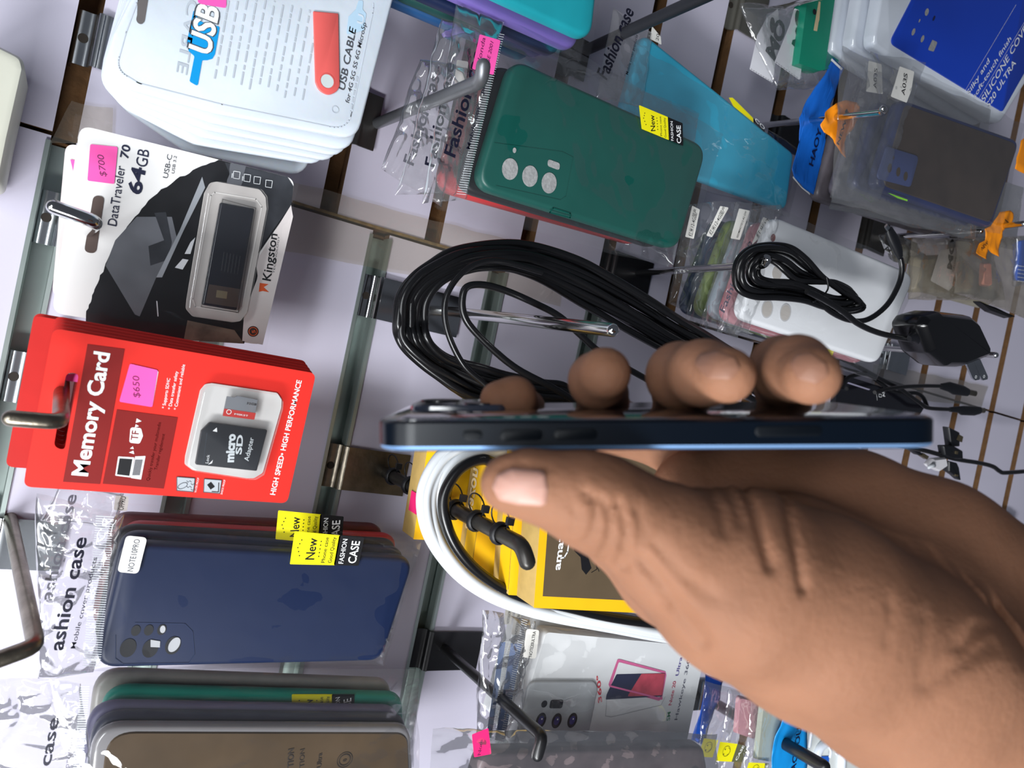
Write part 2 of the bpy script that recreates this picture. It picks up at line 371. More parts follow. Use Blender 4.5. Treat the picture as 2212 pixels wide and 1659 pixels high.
def side_button(name, x0, x1, y0, y1, out, m):
    q = 0.193 / FPX; l0 = (x0 - 806) * q; l1 = (x1 - 806) * q; t1 = -(y0 - 909) * q; t0 = -(y1 - 909) * q; tm = (t0 + t1) / 2; rr = (t1 - t0) / 2
    V = []; F = []; n = 20; prof = []
    for k in range(n):
        a = 2 * math.pi * k / n; cx = l0 + rr if math.cos(a) < 0 else l1 - rr; prof.append((cx + rr * math.cos(a), tm + rr * math.sin(a)))
    for w in (0.0006, -out, -out - 0.0001):
        s = 1 if w > -out - 0.00005 else 0.85; V += [ph(l0 + (l1 - l0) / 2 + (a - (l0 + l1) / 2) * (0.98 if s < 1 else 1), w, tm + (b - tm) * s) for a, b in prof]
    for k in range(2):
        for i in range(n): j = (i + 1) % n; F.append((k * n + i, k * n + j, (k + 1) * n + j, (k + 1) * n + i))
    F.append(tuple(range(2 * n, 3 * n))); sharp(mk(name, V, F, m, phone), 40)
side_button('mute_switch', 999, 1041, 930, 950, 0.0004, M_BTN)
side_button('volume_button', 1080, 1171, 929, 953, 0.0005, M_BTN)
side_button('volume_button', 1196, 1289, 928, 952, 0.0005, M_BTN)
side_button('card_tray', 1632, 1777, 924, 947, 0.00012, M_BTN)

# ---------------------------------------------------------------- the hand (one continuous skin grown from a smooth distance field)
def sd_build():
    h = 0.00105; lo = np.array([-0.0150, -0.142, -0.318]); hi = np.array([0.212, 0.022, -0.165])
    n = ((hi - lo) / h).astype(int) + 1; ax = [lo[i] + h * np.arange(n[i]) for i in range(3)]
    def cap(D, P0, r0, P1, r1, k):
        P0 = np.array(P0); P1 = np.array(P1); R = max(r0, r1) + k + 0.004
        a = np.minimum(P0, P1) - R; b = np.maximum(P0, P1) + R; ia = np.clip(((a - lo) / h).astype(int), 0, n); ib = np.clip(((b - lo) / h).astype(int) + 1, 0, n)
        if np.any(ib <= ia): return
        X, Y, Z = np.meshgrid(ax[0][ia[0]:ib[0]], ax[1][ia[1]:ib[1]], ax[2][ia[2]:ib[2]], indexing='ij', sparse=True)
        d = P1 - P0; L2 = max(d @ d, 1e-12); t = np.clip(((X - P0[0]) * d[0] + (Y - P0[1]) * d[1] + (Z - P0[2]) * d[2]) / L2, 0, 1)
        q = np.sqrt((X - P0[0] - t * d[0]) ** 2 + (Y - P0[1] - t * d[1]) ** 2 + (Z - P0[2] - t * d[2]) ** 2) - (r0 + (r1 - r0) * t)
        sl = D[ia[0]:ib[0], ia[1]:ib[1], ia[2]:ib[2]]
        hh = np.clip(0.5 + 0.5 * (sl - q) / k, 0, 1); D[ia[0]:ib[0], ia[1]:ib[1], ia[2]:ib[2]] = sl * (1 - hh) + q * hh - k * hh * (1 - hh)
    def chain(L, k):
        D = np.full(n, 0.05)
        Q = [(np.array(cc(a, b, c)), r / 1000) for a, b, c, r in L]
        for i in range(len(Q) - 1): cap(D, Q[i][0], Q[i][1], Q[i + 1][0], Q[i + 1][1], k)
        return D
    def smin(A, B, k): hh = np.clip(0.5 + 0.5 * (A - B) / k, 0, 1); return A * (1 - hh) + B * hh - k * hh * (1 - hh)
    thumb = chain([(1094,1044,.1895,6.3),(1135,1044,.1895,7.2),(1185,1056,.190,7.0),(1245,1070,.191,9.9),(1300,1090,.193,11.2),(1370,1130,.196,11.5),(1450,1185,.199,15.5),(1590,1250,.207,24.5),(1760,1330,.215,28),(1950,1440,.228,30.5),(2150,1565,.243,31),(2420,1740,.255,33)], 0.006)
    palm = chain([(1500,1062,.272,15),(1640,1074,.274,19),(1830,1128,.272,24.5),(2010,1200,.268,25.5),(2220,1330,.272,27),(2450,1520,.28,28)], 0.008)
    palm2 = chain([(1700,1240,.245,26),(1950,1340,.252,28),(2250,1520,.262,30)], 0.010)
    D = smin(thumb, smin(palm, palm2, 0.006), 0.005)
    web = chain([(1330,1165,.215,9),(1450,1230,.222,15),(1600,1290,.225,22)], 0.006); D = smin(D, web, 0.004)
    F1 = chain([(1076,862,.236,5.6),(1112,860,.238,6.2),(1130,885,.262,7),(1150,920,.288,8),(1380,940,.296,9),(1560,1010,.284,12)], 0.003)
    F2 = chain([(1306,806,.222,7.6),(1290,822,.232,8.2),(1300,850,.262,8.4),(1320,910,.290,9),(1450,950,.292,10),(1600,1030,.282,13)], 0.003)
    F3 = chain([(1570,811,.199,7.4),(1520,806,.212,8.6),(1470,812,.232,9.6),(1470,850,.266,9),(1490,910,.292,9.4),(1600,970,.290,10.5),(1700,1050,.280,13)], 0.004)
    F4 = chain([(1752,812,.192,7.3),(1722,796,.205,8.3),(1690,795,.225,8.8),(1690,840,.262,8.4),(1710,900,.290,9),(1780,1000,.290,10),(1820,1080,.275,13)], 0.004)
    E = np.minimum(np.minimum(F1, F2), np.minimum(F3, F4)); D = smin(D, E, 0.002)
    def crease(pts, dep, w):
        Q = [np.array(cc(a, b, c)) for a, b, c in pts]
        for i in range(len(Q) - 1):
            P0, P1 = Q[i], Q[i + 1]; R = w * 3; a = np.minimum(P0, P1) - R; b = np.maximum(P0, P1) + R; a[2] -= 0.03; b[2] += 0.03
            ia = np.clip(((a - lo) / h).astype(int), 0, n); ib = np.clip(((b - lo) / h).astype(int) + 1, 0, n)
            X, Y, Z = np.meshgrid(ax[0][ia[0]:ib[0]], ax[1][ia[1]:ib[1]], ax[2][ia[2]:ib[2]], indexing='ij', sparse=True)
            # distance measured along the surface as seen from the lens side
            s = -P0[2] / -Z; X2, Y2 = X * s, Y * s; s1 = P0[2] / P1[2]; p1 = P1 * s1; d = p1[:2] - P0[:2]
            t = np.clip(((X2 - P0[0]) * d[0] + (Y2 - P0[1]) * d[1]) / max(d @ d, 1e-12), 0, 1)
            q2 = (X2 - P0[0] - t * d[0]) ** 2 + (Y2 - P0[1] - t * d[1]) ** 2
            CR[ia[0]:ib[0], ia[1]:ib[1], ia[2]:ib[2]] = np.maximum(CR[ia[0]:ib[0], ia[1]:ib[1], ia[2]:ib[2]], dep * np.exp(-q2 / (w * w)))
    CR = np.zeros(n)
    for pts, dep, w in HAND_CREASES: crease([(a, b, 0.195) for a, b in pts], dep, w)
    D = D + CR
    # naive surface nets
    sg = D < 0; nx, ny, nz = D.shape
    idx = -np.ones((nx - 1, ny - 1, nz - 1), int); cs = np.zeros((nx - 1, ny - 1, nz - 1), int)
    for a in (0, 1):
        for b in (0, 1):
            for c in (0, 1): cs += sg[a:nx - 1 + a, b:ny - 1 + b, c:nz - 1 + c]
    cells = np.argwhere((cs > 0) & (cs < 8)); idx[tuple(cells.T)] = np.arange(len(cells))
    acc = np.zeros((len(cells), 3)); cnt = np.zeros(len(cells))
    cor = [(a, b, c) for a in (0, 1) for b in (0, 1) for c in (0, 1)]
    for p in cor:
        for q in cor:
            if sum(abs(p[i] - q[i]) for i in range(3)) != 1 or p > q: continue
            d0 = D[tuple((cells + p).T)]; d1 = D[tuple((cells + q).T)]; mk_ = (d0 < 0) != (d1 < 0); t = np.where(mk_, d0 / np.where(d0 - d1 == 0, 1, d0 - d1), 0)
            pos = np.array(p) + t[:, None] * (np.array(q) - np.array(p)); acc[mk_] += pos[mk_]; cnt[mk_] += 1
    V = lo + h * (cells + acc / cnt[:, None]); F = []
    for a in range(3):
        b, c = (a + 1) % 3, (a + 2) % 3
        s0 = [slice(1, -1)] * 3; s0[a] = slice(0, -1); s1 = list(s0); s1[a] = slice(1, None)
        e0, e1 = sg[tuple(s0)], sg[tuple(s1)]; w = np.argwhere(e0 != e1); flip = e0[tuple(w.T)]
        base = w.copy(); base[:, b] += 1; base[:, c] += 1
        def cell(db, dc): g = base.copy(); g[:, b] -= db; g[:, c] -= dc; return idx[tuple(g.T)]
        q = np.stack([cell(1, 1), cell(0, 1), cell(0, 0), cell(1, 0)], 1); q[~flip] = q[~flip][:, ::-1]; F.append(q)
    F = np.concatenate(F); return V, F[(F >= 0).all(1)]
HAND_CREASES = [
 ([(1262,1062),(1290,1090),(1286,1135),(1270,1165)],.0011,.0010), ([(1292,1072),(1318,1110),(1318,1160),(1300,1200)],.0013,.0010), ([(1330,1085),(1350,1130),(1352,1180),(1335,1215)],.0012,.0011), ([(1232,1080),(1246,1115),(1238,1145)],.0007,.0009),
 ([(1375,1100),(1388,1150),(1380,1190)],.0009,.0011),
 ([(1560,1045),(1590,1090),(1600,1130)],.0012,.0014), ([(1600,1040),(1630,1110),(1650,1180),(1662,1225)],.0020,.0013), ([(1690,1060),(1705,1130),(1720,1200),(1732,1275)],.0018,.0011), ([(1535,1060),(1560,1110),(1565,1150)],.0010,.0013),
 ([(1385,1205),(1425,1250),(1465,1310),(1520,1385)],.0016,.0022), ([(1415,1175),(1470,1240),(1540,1290)],.0010,.0018), ([(1345,1175),(1362,1200),(1350,1225)],.0014,.0012),
 ([(1850,1060),(1930,1110),(2040,1190),(2110,1250),(2150,1320),(2230,1400)],.0024,.0040), ([(1912,1390),(1925,1340),(1922,1300)],.0007,.0012), ([(1985,1450),(1998,1390),(2000,1330)],.0005,.0014),
 ([(2075,1400),(2110,1360),(2160,1340),(2220,1330)],.0018,.0026), ([(2000,1480),(2070,1430),(2140,1390)],.0012,.0024),
 ([(1080,1012),(1120,1004),(1180,1012)],.0008,.0009), ([(1064,1055),(1070,1030),(1085,1014)],.0007,.0008)]
hv, hf = sd_build()
SKIN = mat('brown_skin', (137, 97, 75), 0.65, spec=0.15, sss=0.25, var=0.08, scale=60, bump=0.16, bscale=420)
SKN2 = mat('finger_nail', (176, 134, 120), 0.42, spec=0.4, coat=0.0, sss=0.2, var=0.03)
Rn = np.array(R3); hw = hv @ Rn.T + np.array(CAMLOC)
hand = mk('person', [Vector(v) for v in hw], [tuple(int(i) for i in f) for f in hf], SKIN, smooth=True)
tag(hand, 'bare brown hand and wrist reaching in from the lower right, gripping the dark phone', 'person')
sm = hand.modifiers.new('smooth', 'SMOOTH'); sm.factor = 0.5; sm.iterations = 3
hbvh = BVHTree.FromPolygons([Vector(v) for v in hw], [tuple(int(i) for i in f) for f in hf])
def nail(px, label=None, lift=0.0005):
    poly = [Vector((a, b)) for a, b in px]; c = sum(poly, Vector((0, 0))) / len(poly); P = rounded(poly, 14, 4); rings = [1.0, 0.96, 0.8, 0.55, 0.25]; V = []; F = []; n = len(P)
    for ri, s in enumerate(rings):
        for q in P:
            p = c + (q - c) * s; r = cray(p).normalized(); hit = hbvh.ray_cast(CAMLOC, r)
            if hit[0] is None: hit = hbvh.find_nearest(CAMLOC + r * 0.19)
            V.append(hit[0] + hit[1].normalized() * (0.0 if ri == 0 else lift))
    r = cray(c).normalized(); hit = hbvh.ray_cast(CAMLOC, r); V.append(hit[0] + hit[1].normalized() * lift)
    for k in range(len(rings) - 1):
        for i in range(n): j = (i + 1) % n; F.append((k * n + i, k * n + j, (k + 1) * n + j, (k + 1) * n + i))
    for i in range(n): F.append(((len(rings) - 1) * n + i, (len(rings) - 1) * n + (i + 1) % n, len(rings) * n))
    return mk('nail', V, F, SKN2, hand, smooth=True, label=label)
nail([(1064,1052),(1074,1026),(1105,1012),(1178,1018),(1184,1056),(1180,1094),(1120,1090),(1078,1080)], 'pale pink thumb nail')
FN = mat('tan_finger_nail', (132, 94, 76), 0.5, spec=0.3, var=0.02); SKN2 = FN
nail([(1497,785),(1512,765),(1548,757),(1590,772),(1602,796),(1580,820),(1530,820)], lift=0.0003)
nail([(1705,785),(1720,765),(1752,760),(1785,785),(1792,810),(1765,830),(1722,820)], lift=0.0003)
# ---------------------------------------------------------------- display hooks
def hook(label, bx, zk, depth, r=0.0034, plate_len=0.034, pw_=0.028, m=CHROME, pm=ZINC, tip=None, base=None, tipv=None, grp='display hooks', hole=True, shaft=None):
    # bx = pixel on the bracket (gives its x), zk = top of the groove it sits in; base = pixel of the rod root on the wall
    X = W(bx[0], bx[1], 0).x; B = W(base[0], base[1], 0)
    t = thing('display_hook', label, 'display hook', (B.x, 0, B.z), grp)
    prof = [(0.0135, zk - 0.001), (0.0045, zk - 0.0015), (0.0035, zk - 0.008), (0.001, zk - GW + 0.0012), (-0.0022, zk - GW + 0.001), (-0.0040, zk - GW - 0.0015), (-0.0030, zk - GW - 0.0045), (-0.0026, zk - GW - plate_len)]
    P = catmull([Vector((0, a, b)) for a, b in prof], 4); V = []; F = []
    for k, p in enumerate(P):
        a = P[max(0, k - 1)]; b = P[min(len(P) - 1, k + 1)]; d = (b - a).normalized(); q = Vector((0, d.z, -d.y)) * 0.0007
        V += [Vector((X - pw_ / 2, 0, 0)) + p + q, Vector((X + pw_ / 2, 0, 0)) + p + q, Vector((X + pw_ / 2, 0, 0)) + p - q, Vector((X - pw_ / 2, 0, 0)) + p - q]
    for k in range(len(P) - 1):
        for i in range(4): j = (i + 1) % 4; F.append((4 * k + i, 4 * k + j, 4 * k + 4 + j, 4 * k + 4 + i))
    F.append((0, 1, 2, 3)[::-1]); F.append(tuple(len(V) - 4 + i for i in range(4)))
    sharp(mk('bracket', V, F, pm, t), 50)
    if hole:
        V, F = tube_geo([Vector((X, 0.0036, zk - 0.0052)), Vector((X, 0.0026, zk - 0.0052))], 0.0026, 20); mk('screw_hole', V, F, mat('dark_screw_hole', (30, 22, 14), 0.8), t)
    Pts = [Vector((B.x, -0.0005, B.z)), Vector((B.x, -depth * 0.5, B.z)), Vector((B.x, -depth, B.z))]
    if shaft: Pts[-1] = PL(depth).at(shaft); Pts[1] = (Pts[0] + Pts[-1]) / 2
    if tipv:
        e = Pts[-1]; tv = Vector(tipv); d = (e - Pts[0]).normalized(); rb = 0.005
        Pts = [Pts[0], Pts[1], e - d * rb] + [((e - d * rb) * (1 - f) ** 2 + e * 2 * f * (1 - f) + (e + tv.normalized() * rb) * f * f) for f in (0.25, 0.5, 0.75)] + [e + tv.normalized() * rb, e + tv]
    Q, R = capped(Pts, r); V, F = tube_geo(Q, R, 16); sharp(mk('rod', V, F, m, t), 60)
    return t
hook('zinc hook holding the white pouches, round hole in its bracket, top left corner', (195, 85), 0.0, 0.098, base=(288, -2), pw_=0.030)
hook('short chrome hook through the slots of the two flash drive cards', (104, 470), ZL[1], 0.085, base=(165, 520), m=CHROME, tipv=(0.002, -0.001, 0.018), shaft=(208, 480), pw_=0.030)
hook('rusty upturned hook through the red memory card packs', (52, 818), ZL[1], 0.150, r=0.0033, base=(137, 700), m=STEEL, shaft=(131, 912), tipv=(-0.001, 0, 0.017), pw_=0.029)
hook('rusty bent hook holding the bagged navy blue phone cases at the left edge', (30, 1172), ZL[1], 0.135, r=0.0036, base=(22, 1120), m=STEEL, shaft=(78, 1395), tipv=(-0.006, -0.004, 0.0165), pw_=0.029)
hook('shiny chrome hook carrying the black cable coil, its rod pointing right', (800, 640), ZL[3], 0.199, r=0.0036, base=(962, 672), plate_len=0.064, shaft=(1322, 713), pm=CHROME, pw_=0.029)
hk = hook('dark oily hook with black price loops above the white cables', (745, 1010), ZL[3], 0.193, r=0.0042, base=(832, 1020), plate_len=0.048, shaft=(1128, 1178), m=DRKMET, pm=STEEL, tipv=(-0.007, -0.0035, -0.0025), pw_=0.030)
hook('black painted hook in front of the clear white phone case pack', (930, 1403), ZL[4], 0.165, r=0.0036, base=(957, 1398), plate_len=0.045, shaft=(1172, 1590), m=BLKMET, pm=BLKMET, tipv=(-0.011, 0.0, 0.001), pw_=0.030, hole=False)
hook('grey steel hook holding the bagged green and red phone cases', (790, 262), ZU[4], 0.162, r=0.0036, base=(812, 268), plate_len=0.014, shaft=(1040, 175), m=mat('grey_rod_steel', (120, 122, 126), 0.4, metal=0.7), tipv=(0.006, -0.003, 0.002), pm=DRKMET, pw_=0.036)
hook('plain black rod hook reaching to the top edge, above the turquoise bag', (1225, 118), ZU[6], 0.30, r=0.0040, base=(1240, 120), m=mat('dark_grey_rod', (52, 54, 60), 0.5, metal=0.3), pm=BLKMET, plate_len=0.012, pw_=0.03)
hook('chrome hook through the blue header card and the smoky blue case bags', (1650, 268), ZU[9], 0.150, r=0.0026, base=(1640, 272), shaft=(1912, 243), tipv=(0.0, -0.002, 0.006), pm=BLKMET)
hook('chrome hook with a white tip inside the looped charger cable', (1348, 596), ZU[7], 0.158, r=0.0028, base=(1372, 590), plate_len=0.04, shaft=(1655, 572), tipv=(0.003, -0.001, 0.001), pm=BLKMET, pw_=0.034)
hook('thin chrome rod hook ending beside the black wall charger', (1838, 745), ZU[12], 0.150, r=0.0026, base=(1830, 748), shaft=(2150, 767))
hook('grey bracket hook of the white tagged bags at the top right', (1622, 32), ZU[8], 0.12, r=0.0026, base=(1640, 28), shaft=(1800, -14), plate_len=0.03, pw_=0.040, pm=mat('grey_bracket', (110, 108, 100), 0.4, metal=0.6))
hook('dark bracket hook behind the silver micro plug on the right', (1878, 505), ZU[11], 0.10, r=0.0026, base=(1905, 512), plate_len=0.03, pw_=0.034, pm=DRKMET)
hook('steel hook with the crumpled orange tag at the right edge', (2050, 500), ZU[13], 0.14, r=0.0026, base=(2040, 505), shaft=(2212, 483), pm=DRKMET)
hook('black rod hook with bags and blue header at the lower right', (1500, 1500), ZL[7], 0.17, r=0.0048, base=(1520, 1505), shaft=(1779, 1655), m=BLKMET, pm=BLKMET)
# black price loops strapped round the dark hook
def seg_pt(a, b, f): return Vector(a).lerp(Vector(b), f)
hA = W(832, 1020, 0); hB = PL(0.193).at((1128, 1178))
for i, f in enumerate((0.08, 0.24, 0.42, 0.60, 0.74, 0.88)):
    c = seg_pt(hA, hB, f); d = (hB - hA).normalized(); e = Vector((1, 0, 0.2)); e = (e - d * e.dot(d)).normalized(); g = d.cross(e)
    t = thing('price_loop', 'black plastic strap loop on the dark hook, %s from the wall' % ['first', 'second', 'third', 'fourth', 'fifth', 'outermost'][i], 'strap loop', c, 'black strap loops on the dark hook')
    P = [c + (e * math.cos(a) + g * math.sin(a)) * 0.0052 + d * 0.001 * math.sin(a) for a in [2 * math.pi * k / 16 for k in range(16)]]
    tube('strap', P, 0.0011, BLACK, t, closed=True, sub=1, curve=False, flat=1.8)
    P = [c + e * 0.009 + (e * math.cos(a) * 0.0062 + d * math.sin(a) * 0.0095) for a in [2 * math.pi * k / 20 for k in range(20)]]
    tube('thin_ring', P, 0.00045, BLACK, t, closed=True, sub=1, curve=False, n=6)
    v, ff = box_geo((-0.002, -0.0012, -0.002), (0.002, 0.0012, 0.002)); q = c + e * 0.009 + d * 0.0105; mk('tie_head', [q + x for x in v], ff, BLACK, t)

# ---------------------------------------------------------------- white pouches
POUCH = mat('white_translucent_plastic', (208, 216, 225), 0.38, spec=0.4, var=0.02, scale=25, bump=0.35, bscale=35, sss=0.25)
GHOST = mat('faint_grey_print', (180, 188, 197), 0.4); DKT = mat('dark_grey_print', (72, 74, 80), 0.45); SKYB = mat('bright_blue_print', (18, 148, 214), 0.35, var=0.01)
REDUSB = mat('salmon_red_plastic', (214, 92, 88), 0.35, var=0.06, scale=40)
pouch_px = [
 [(860,-40),(300,-40),(246,70),(226,135),(262,186),(470,245),(772,302)],
 [(860,-40),(285,-30),(240,80),(224,140),(258,196),(460,265),(758,328)],
 [(850,-40),(280,-30),(236,90),(222,152),(256,206),(450,280),(742,340)],
 [(840,-40),(275,-30),(232,100),(219,160),(256,216),(440,296),(722,350)],
 [(830,-40),(270,-30),(228,110),(217,166),(262,228),(420,312),(696,356)],
 [(820,-40),(265,-30),(224,125),(216,175),(276,240),(400,325),(656,380)]]
PLAB = ['frontmost white cable pouch with blue plug logo and a red flash drive inside', 'white plastic pouch directly behind the front pouch with the blue logo', 'white plastic pouch third from the front of the top left stack', 'white plastic pouch fourth from the front of the top left stack', 'white plastic pouch fifth from the front, lower edge well below the front one', 'backmost white plastic pouch, lowest corner sticking out of the top left stack']
for i, px in enumerate(pouch_px):
    d = 0.086 - 0.0095 * i; pl = PL(d); t = thing('cable_pouch', PLAB[i], 'pouch', pl.at((500, 100)), 'white pouches hanging top left')
    if i == 0:
        px = px[:]
    plate('pouch', pl, px, 0.0035, POUCH, t, r=[0.004, 0.004, 0.01, 0.014, 0.016, 0.01, 0.012], bev=0.0016)
    if i == 0:
        ink = Ink(pl, 0.00025)
        ink.line(mat('pouch_seam_line', (196, 204, 214), 0.35), [(v.x, v.y) for v in rounded([Vector(q) for q in [(305,-20),(272,70),(250,150),(300,180),(480,226),(752,282),(815,-20)]], 40, 8)][6:-6], 0.0005)
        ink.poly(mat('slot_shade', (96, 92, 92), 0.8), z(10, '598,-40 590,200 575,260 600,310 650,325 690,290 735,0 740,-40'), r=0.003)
        ink.poly(SKYB, z(10, '1340,132 1400,165 1385,250 1520,330 1690,350 1625,720 1590,780 1520,800 1455,800 1395,1145 1285,1082 1352,745 1275,680 1250,560'), r=0.001)
        ink.text(DKT, 'USB', *z(10, '1560,745 1690,120'), 46, bold=0.05, off=0.0001); ink.text(WHITE, 'USB', *z(10, '1553,740 1683,118'), 43, bold=0.028, off=0.0002)
        ink.text(GHOST, 'CABLE', *z(10, '1250,1000 1400,30'), 22, bold=0.01, mir=True)
        random.seed(11)
        for k in range(11):                                  # blurred illegible back print seen through the plastic
            x0, y0, x1, y1 = 462 + k * 19, 178 + k * 4.5, 498 + k * 19, -22 + k * 5; f = random.uniform(0, .1)
            while f < 1:
                g = min(1, f + random.uniform(.03, .13)); ink.line(GHOST, [(x0 + (x1 - x0) * f, y0 + (y1 - y0) * f), (x0 + (x1 - x0) * g, y0 + (y1 - y0) * g)], .0009); f = g + random.uniform(.02, .06)
        ink.text(DKT, 'USB CABLE', *z(11, '1175,1255 1335,405'), 15, bold=0.012, it=0.12); ink.text(DKT, 'for 4G 5G 5S 6G Micro5p', *z(11, '1235,1430 1475,325'), 9, bold=0.006, it=0.12)
        [ink.line(GHOST, z(11, '%d,%d %d,%d' % (1255 + q * 17, 1590 - q * 95, 1264 + q * 17, 1540 - q * 95)), .0012) for q in range(6)]
        ink.disc(GHOST, z1(11, '1048,1510'), 0.002, ring=0.0004)
        ink.poly(mat('pale_blue_ghost', (178, 206, 226), 0.4), z(11, '1370,5 1435,5 1425,130 1475,190 1440,420 1200,480 1230,230 1330,130'), r=0.001); ink.text(POUCH, 'U', *z(11, '1430,345 1450,215'), 14, bold=0.02, off=0.0002)
        ink.poly(PINK, z(10, '1385,-60 1400,30 1440,55 1760,105 1775,80 1775,-60'), r=0.0006, off=0.0002)
        ink.build(t)
        dr = plate('flash_drive', pl, z(11, '747,150 1095,182 1112,1180 1075,1260 950,1318 820,1240 775,1130'), 0.001, REDUSB, t, r=[0.0006, 0.0006, 0.004, 0.006, 0.008, 0.006, 0.004], off=0.0012, bev=0.0006, label='red flash drive showing through the pouch')
        k2 = Ink(pl, 0.0013); k2.disc(mat('pouch_white_hole', (196, 204, 204), 0.5), z1(11, '938,1118'), 0.0035); k2.disc(REDUSB, z1(11, '938,1118'), 0.0041, off=0.0001, ring=0.0005); k2.build(dr, 'ring_hole')

# ---------------------------------------------------------------- flash drive blister cards
CARDW = mat('white_card', (236, 234, 232), 0.4, var=0.01); CARDW2 = mat('off_white_card', (216, 208, 206), 0.45)
def ragged(pts, amp, n=7, sd=3):
    random.seed(sd); out = []
    for i in range(len(pts) - 1):
        a, b = pts[i], pts[i + 1]; L = math.hypot(b[0] - a[0], b[1] - a[1]); nx, ny = -(b[1] - a[1]) / L, (b[0] - a[0]) / L
        for k in range(n): f = k / n; w = random.uniform(-amp, amp) if k else 0; out.append((a[0] + (b[0] - a[0]) * f + nx * w, a[1] + (b[1] - a[1]) * f + ny * w))
    out.append(pts[-1]); return out
pl = PL(0.040)
t = thing('flash_drive_card', 'rear flash drive card, its pink sticker edge and corner showing at the left', 'flash drive pack', pl.at((300, 500)), 'flash drive cards')
plate('card', pl, [(142,308),(560,400),(540,700),(112,640)], 0.0008, CARDW2, t, r=0.005)
ink = Ink(pl); ink.poly(PINK, z(1, '360,815 470,840 450,1000 385,920'), r=0.0003); ink.text(BLACK, 'DataTraveler', *z(1, '500,1230 545,1010'), 17, bold=0.01); ink.build(t)
pl = PL(0.052)
t = thing('flash_drive_card', 'front white and black flash drive card, pink price sticker and clear blister', 'flash drive pack', pl.at((380, 500)), 'flash drive cards')
F_ = [(173,270),(638,386),(568,746),(112,676)]
plate('card', pl, F_, 0.0008, CARDW, t, r=0.0058)
ink = Ink(pl, 0.0003)
ART = mat('dark_photo_print', (20, 20, 23), 0.35, var=0.5, scale=50); ART2 = mat('grey_photo_print', (104, 106, 112), 0.35, var=0.35, scale=25); ART3 = mat('dark_grey_photo_print', (48, 50, 55), 0.35, var=0.45, scale=70)
curve_e = ragged(z(1, '1120,818 1010,860 900,920 780,1010 690,1110 600,1240 540,1350 500,1450 470,1530 440,1610'), 2.5, 5)
ink.poly(ART, curve_e + z(1, '438,1700 1250,1760 1320,1400 1300,1330 1490,1060 1502,955 1470,905'))
ink.poly(ART3, z(1, '1150,830 1470,905 1502,955 1490,1050 1360,1230 1300,1330 1200,1200 1180,900'), off=0.0001)
ink.poly(ART2, ragged(z(1, '1180,835 1260,850 1230,960 1160,950 1180,835'), 2, 4), off=0.00015)
ink.poly(ART2, z(1, '540,1360 590,1230 700,1110 880,1110 910,1240 800,1420 715,1620 690,1610'), off=0.00015)
ink.poly(ART3, z(1, '790,1090 850,1085 880,1240 860,1330 770,1360 760,1260 840,1230'), off=0.0002)
ink.poly(mat('laptop_edge_print', (150, 154, 160), 0.3), z(1, '1035,905 1050,960 940,1180 830,1420 800,1420 920,1180'), off=0.00025)
for s_ in ('1000,1215 975,1300 945,1300 975,1240', '935,1325 965,1330 935,1380 895,1370', '800,1540 806,1542 812,1620 806,1620'): ink.poly(mat('light_glint_print', (214, 216, 220), 0.4), z(1, s_), off=0.0003)
ink.poly(mat('brown_ruin_print', (98, 82, 70), 0.5, var=0.5, scale=120), z(1, '960,1640 1200,1690 1250,1760 940,1740'), off=0.0002)
ink.poly(CARDW2, z(1, '1490,1050 1500,1110 1345,1765 1240,1745 1250,1600 1320,1420 1310,1340'), off=0.0002)
NAVY = mat('navy_print', (20, 24, 54), 0.45)
ink.text(NAVY, 'DataTraveler', *z(1, '596,1160 640,855'), 18, off=0.0001); ink.text(NAVY, '70', *z(1, '655,815 668,748'), 16, bold=0.02)
ink.text(NAVY, '64', *z(1, '720,1000 745,865'), 26, bold=0.03); ink.text(NAVY, 'GB', *z(1, '752,860 765,772'), 23, bold=0.0)
ink.text(DKT, 'USB-C', *z(1, '858,915 882,795'), 10); ink.text(DKT, 'USB 3.2', *z(1, '892,890 905,800'), 6)
ink.poly(PINK, z(1, '462,738 603,752 585,942 447,925'), r=0.0009, off=0.0002); ink.text(PEN, '$700', *z(1, '545,905 530,795'), 13, off=0.0003, it=0.2)
ink.poly(mat('slot_dark', (82, 66, 60), 0.8), z(1, '478,1000 535,1005 490,1300 430,1290'), r=0.0036, off=0.0001)
for i, (a, b) in enumerate(((1213, 895), (1267, 910), (1318, 922), (1378, 940))):
    c = z1(1, '%d,%d' % (a, b)); ink.line(WHITE, [(c[0] - 7, c[1] - 8), (c[0] + 7, c[1] - 6), (c[0] + 5, c[1] + 9), (c[0] - 8, c[1] + 7)], 0.0003, closed=True, off=0.0004)
    if i in (0, 1): ink.line(WHITE, [(c[0] - 10, c[1] - 3), (c[0] - 11, c[1] + 6)], 0.0004, off=0.0004)
ink.text(BLACK, 'Kingston', *z(1, '1385,1440 1420,1200'), 18, bold=0.016, off=0.0003); ink.text(DKT, 'TECHNOLOGY', *z(1, '1405,1400 1432,1210'), 4, off=0.0003)
ink.poly(mat('orange_red_print', (214, 88, 40), 0.4), z(1, '1330,1448 1375,1455 1350,1470 1378,1496 1345,1490 1325,1494'), off=0.0003)
ink.disc(mat('dark_seal', (60, 44, 40), 0.4), z1(2, '1296,180'), 0.0031, off=0.0003); ink.disc(mat('orange_seal', (226, 96, 48), 0.4), z1(2, '1296,180'), 0.0025, off=0.0004, ring=0.0004); ink.text(mat('orange_seal', (226, 96, 48), 0.4), '5', *z(2, '1308,188 1306,172'), 7, off=0.0005, bold=0.02)
ink.build(t)
CLEARP = film_mat('clear_blister', haze=0.02, gloss=0.03, rough=0.05, hazec=(0.8, 0.8, 0.78), bscale=12, bstr=0.15)
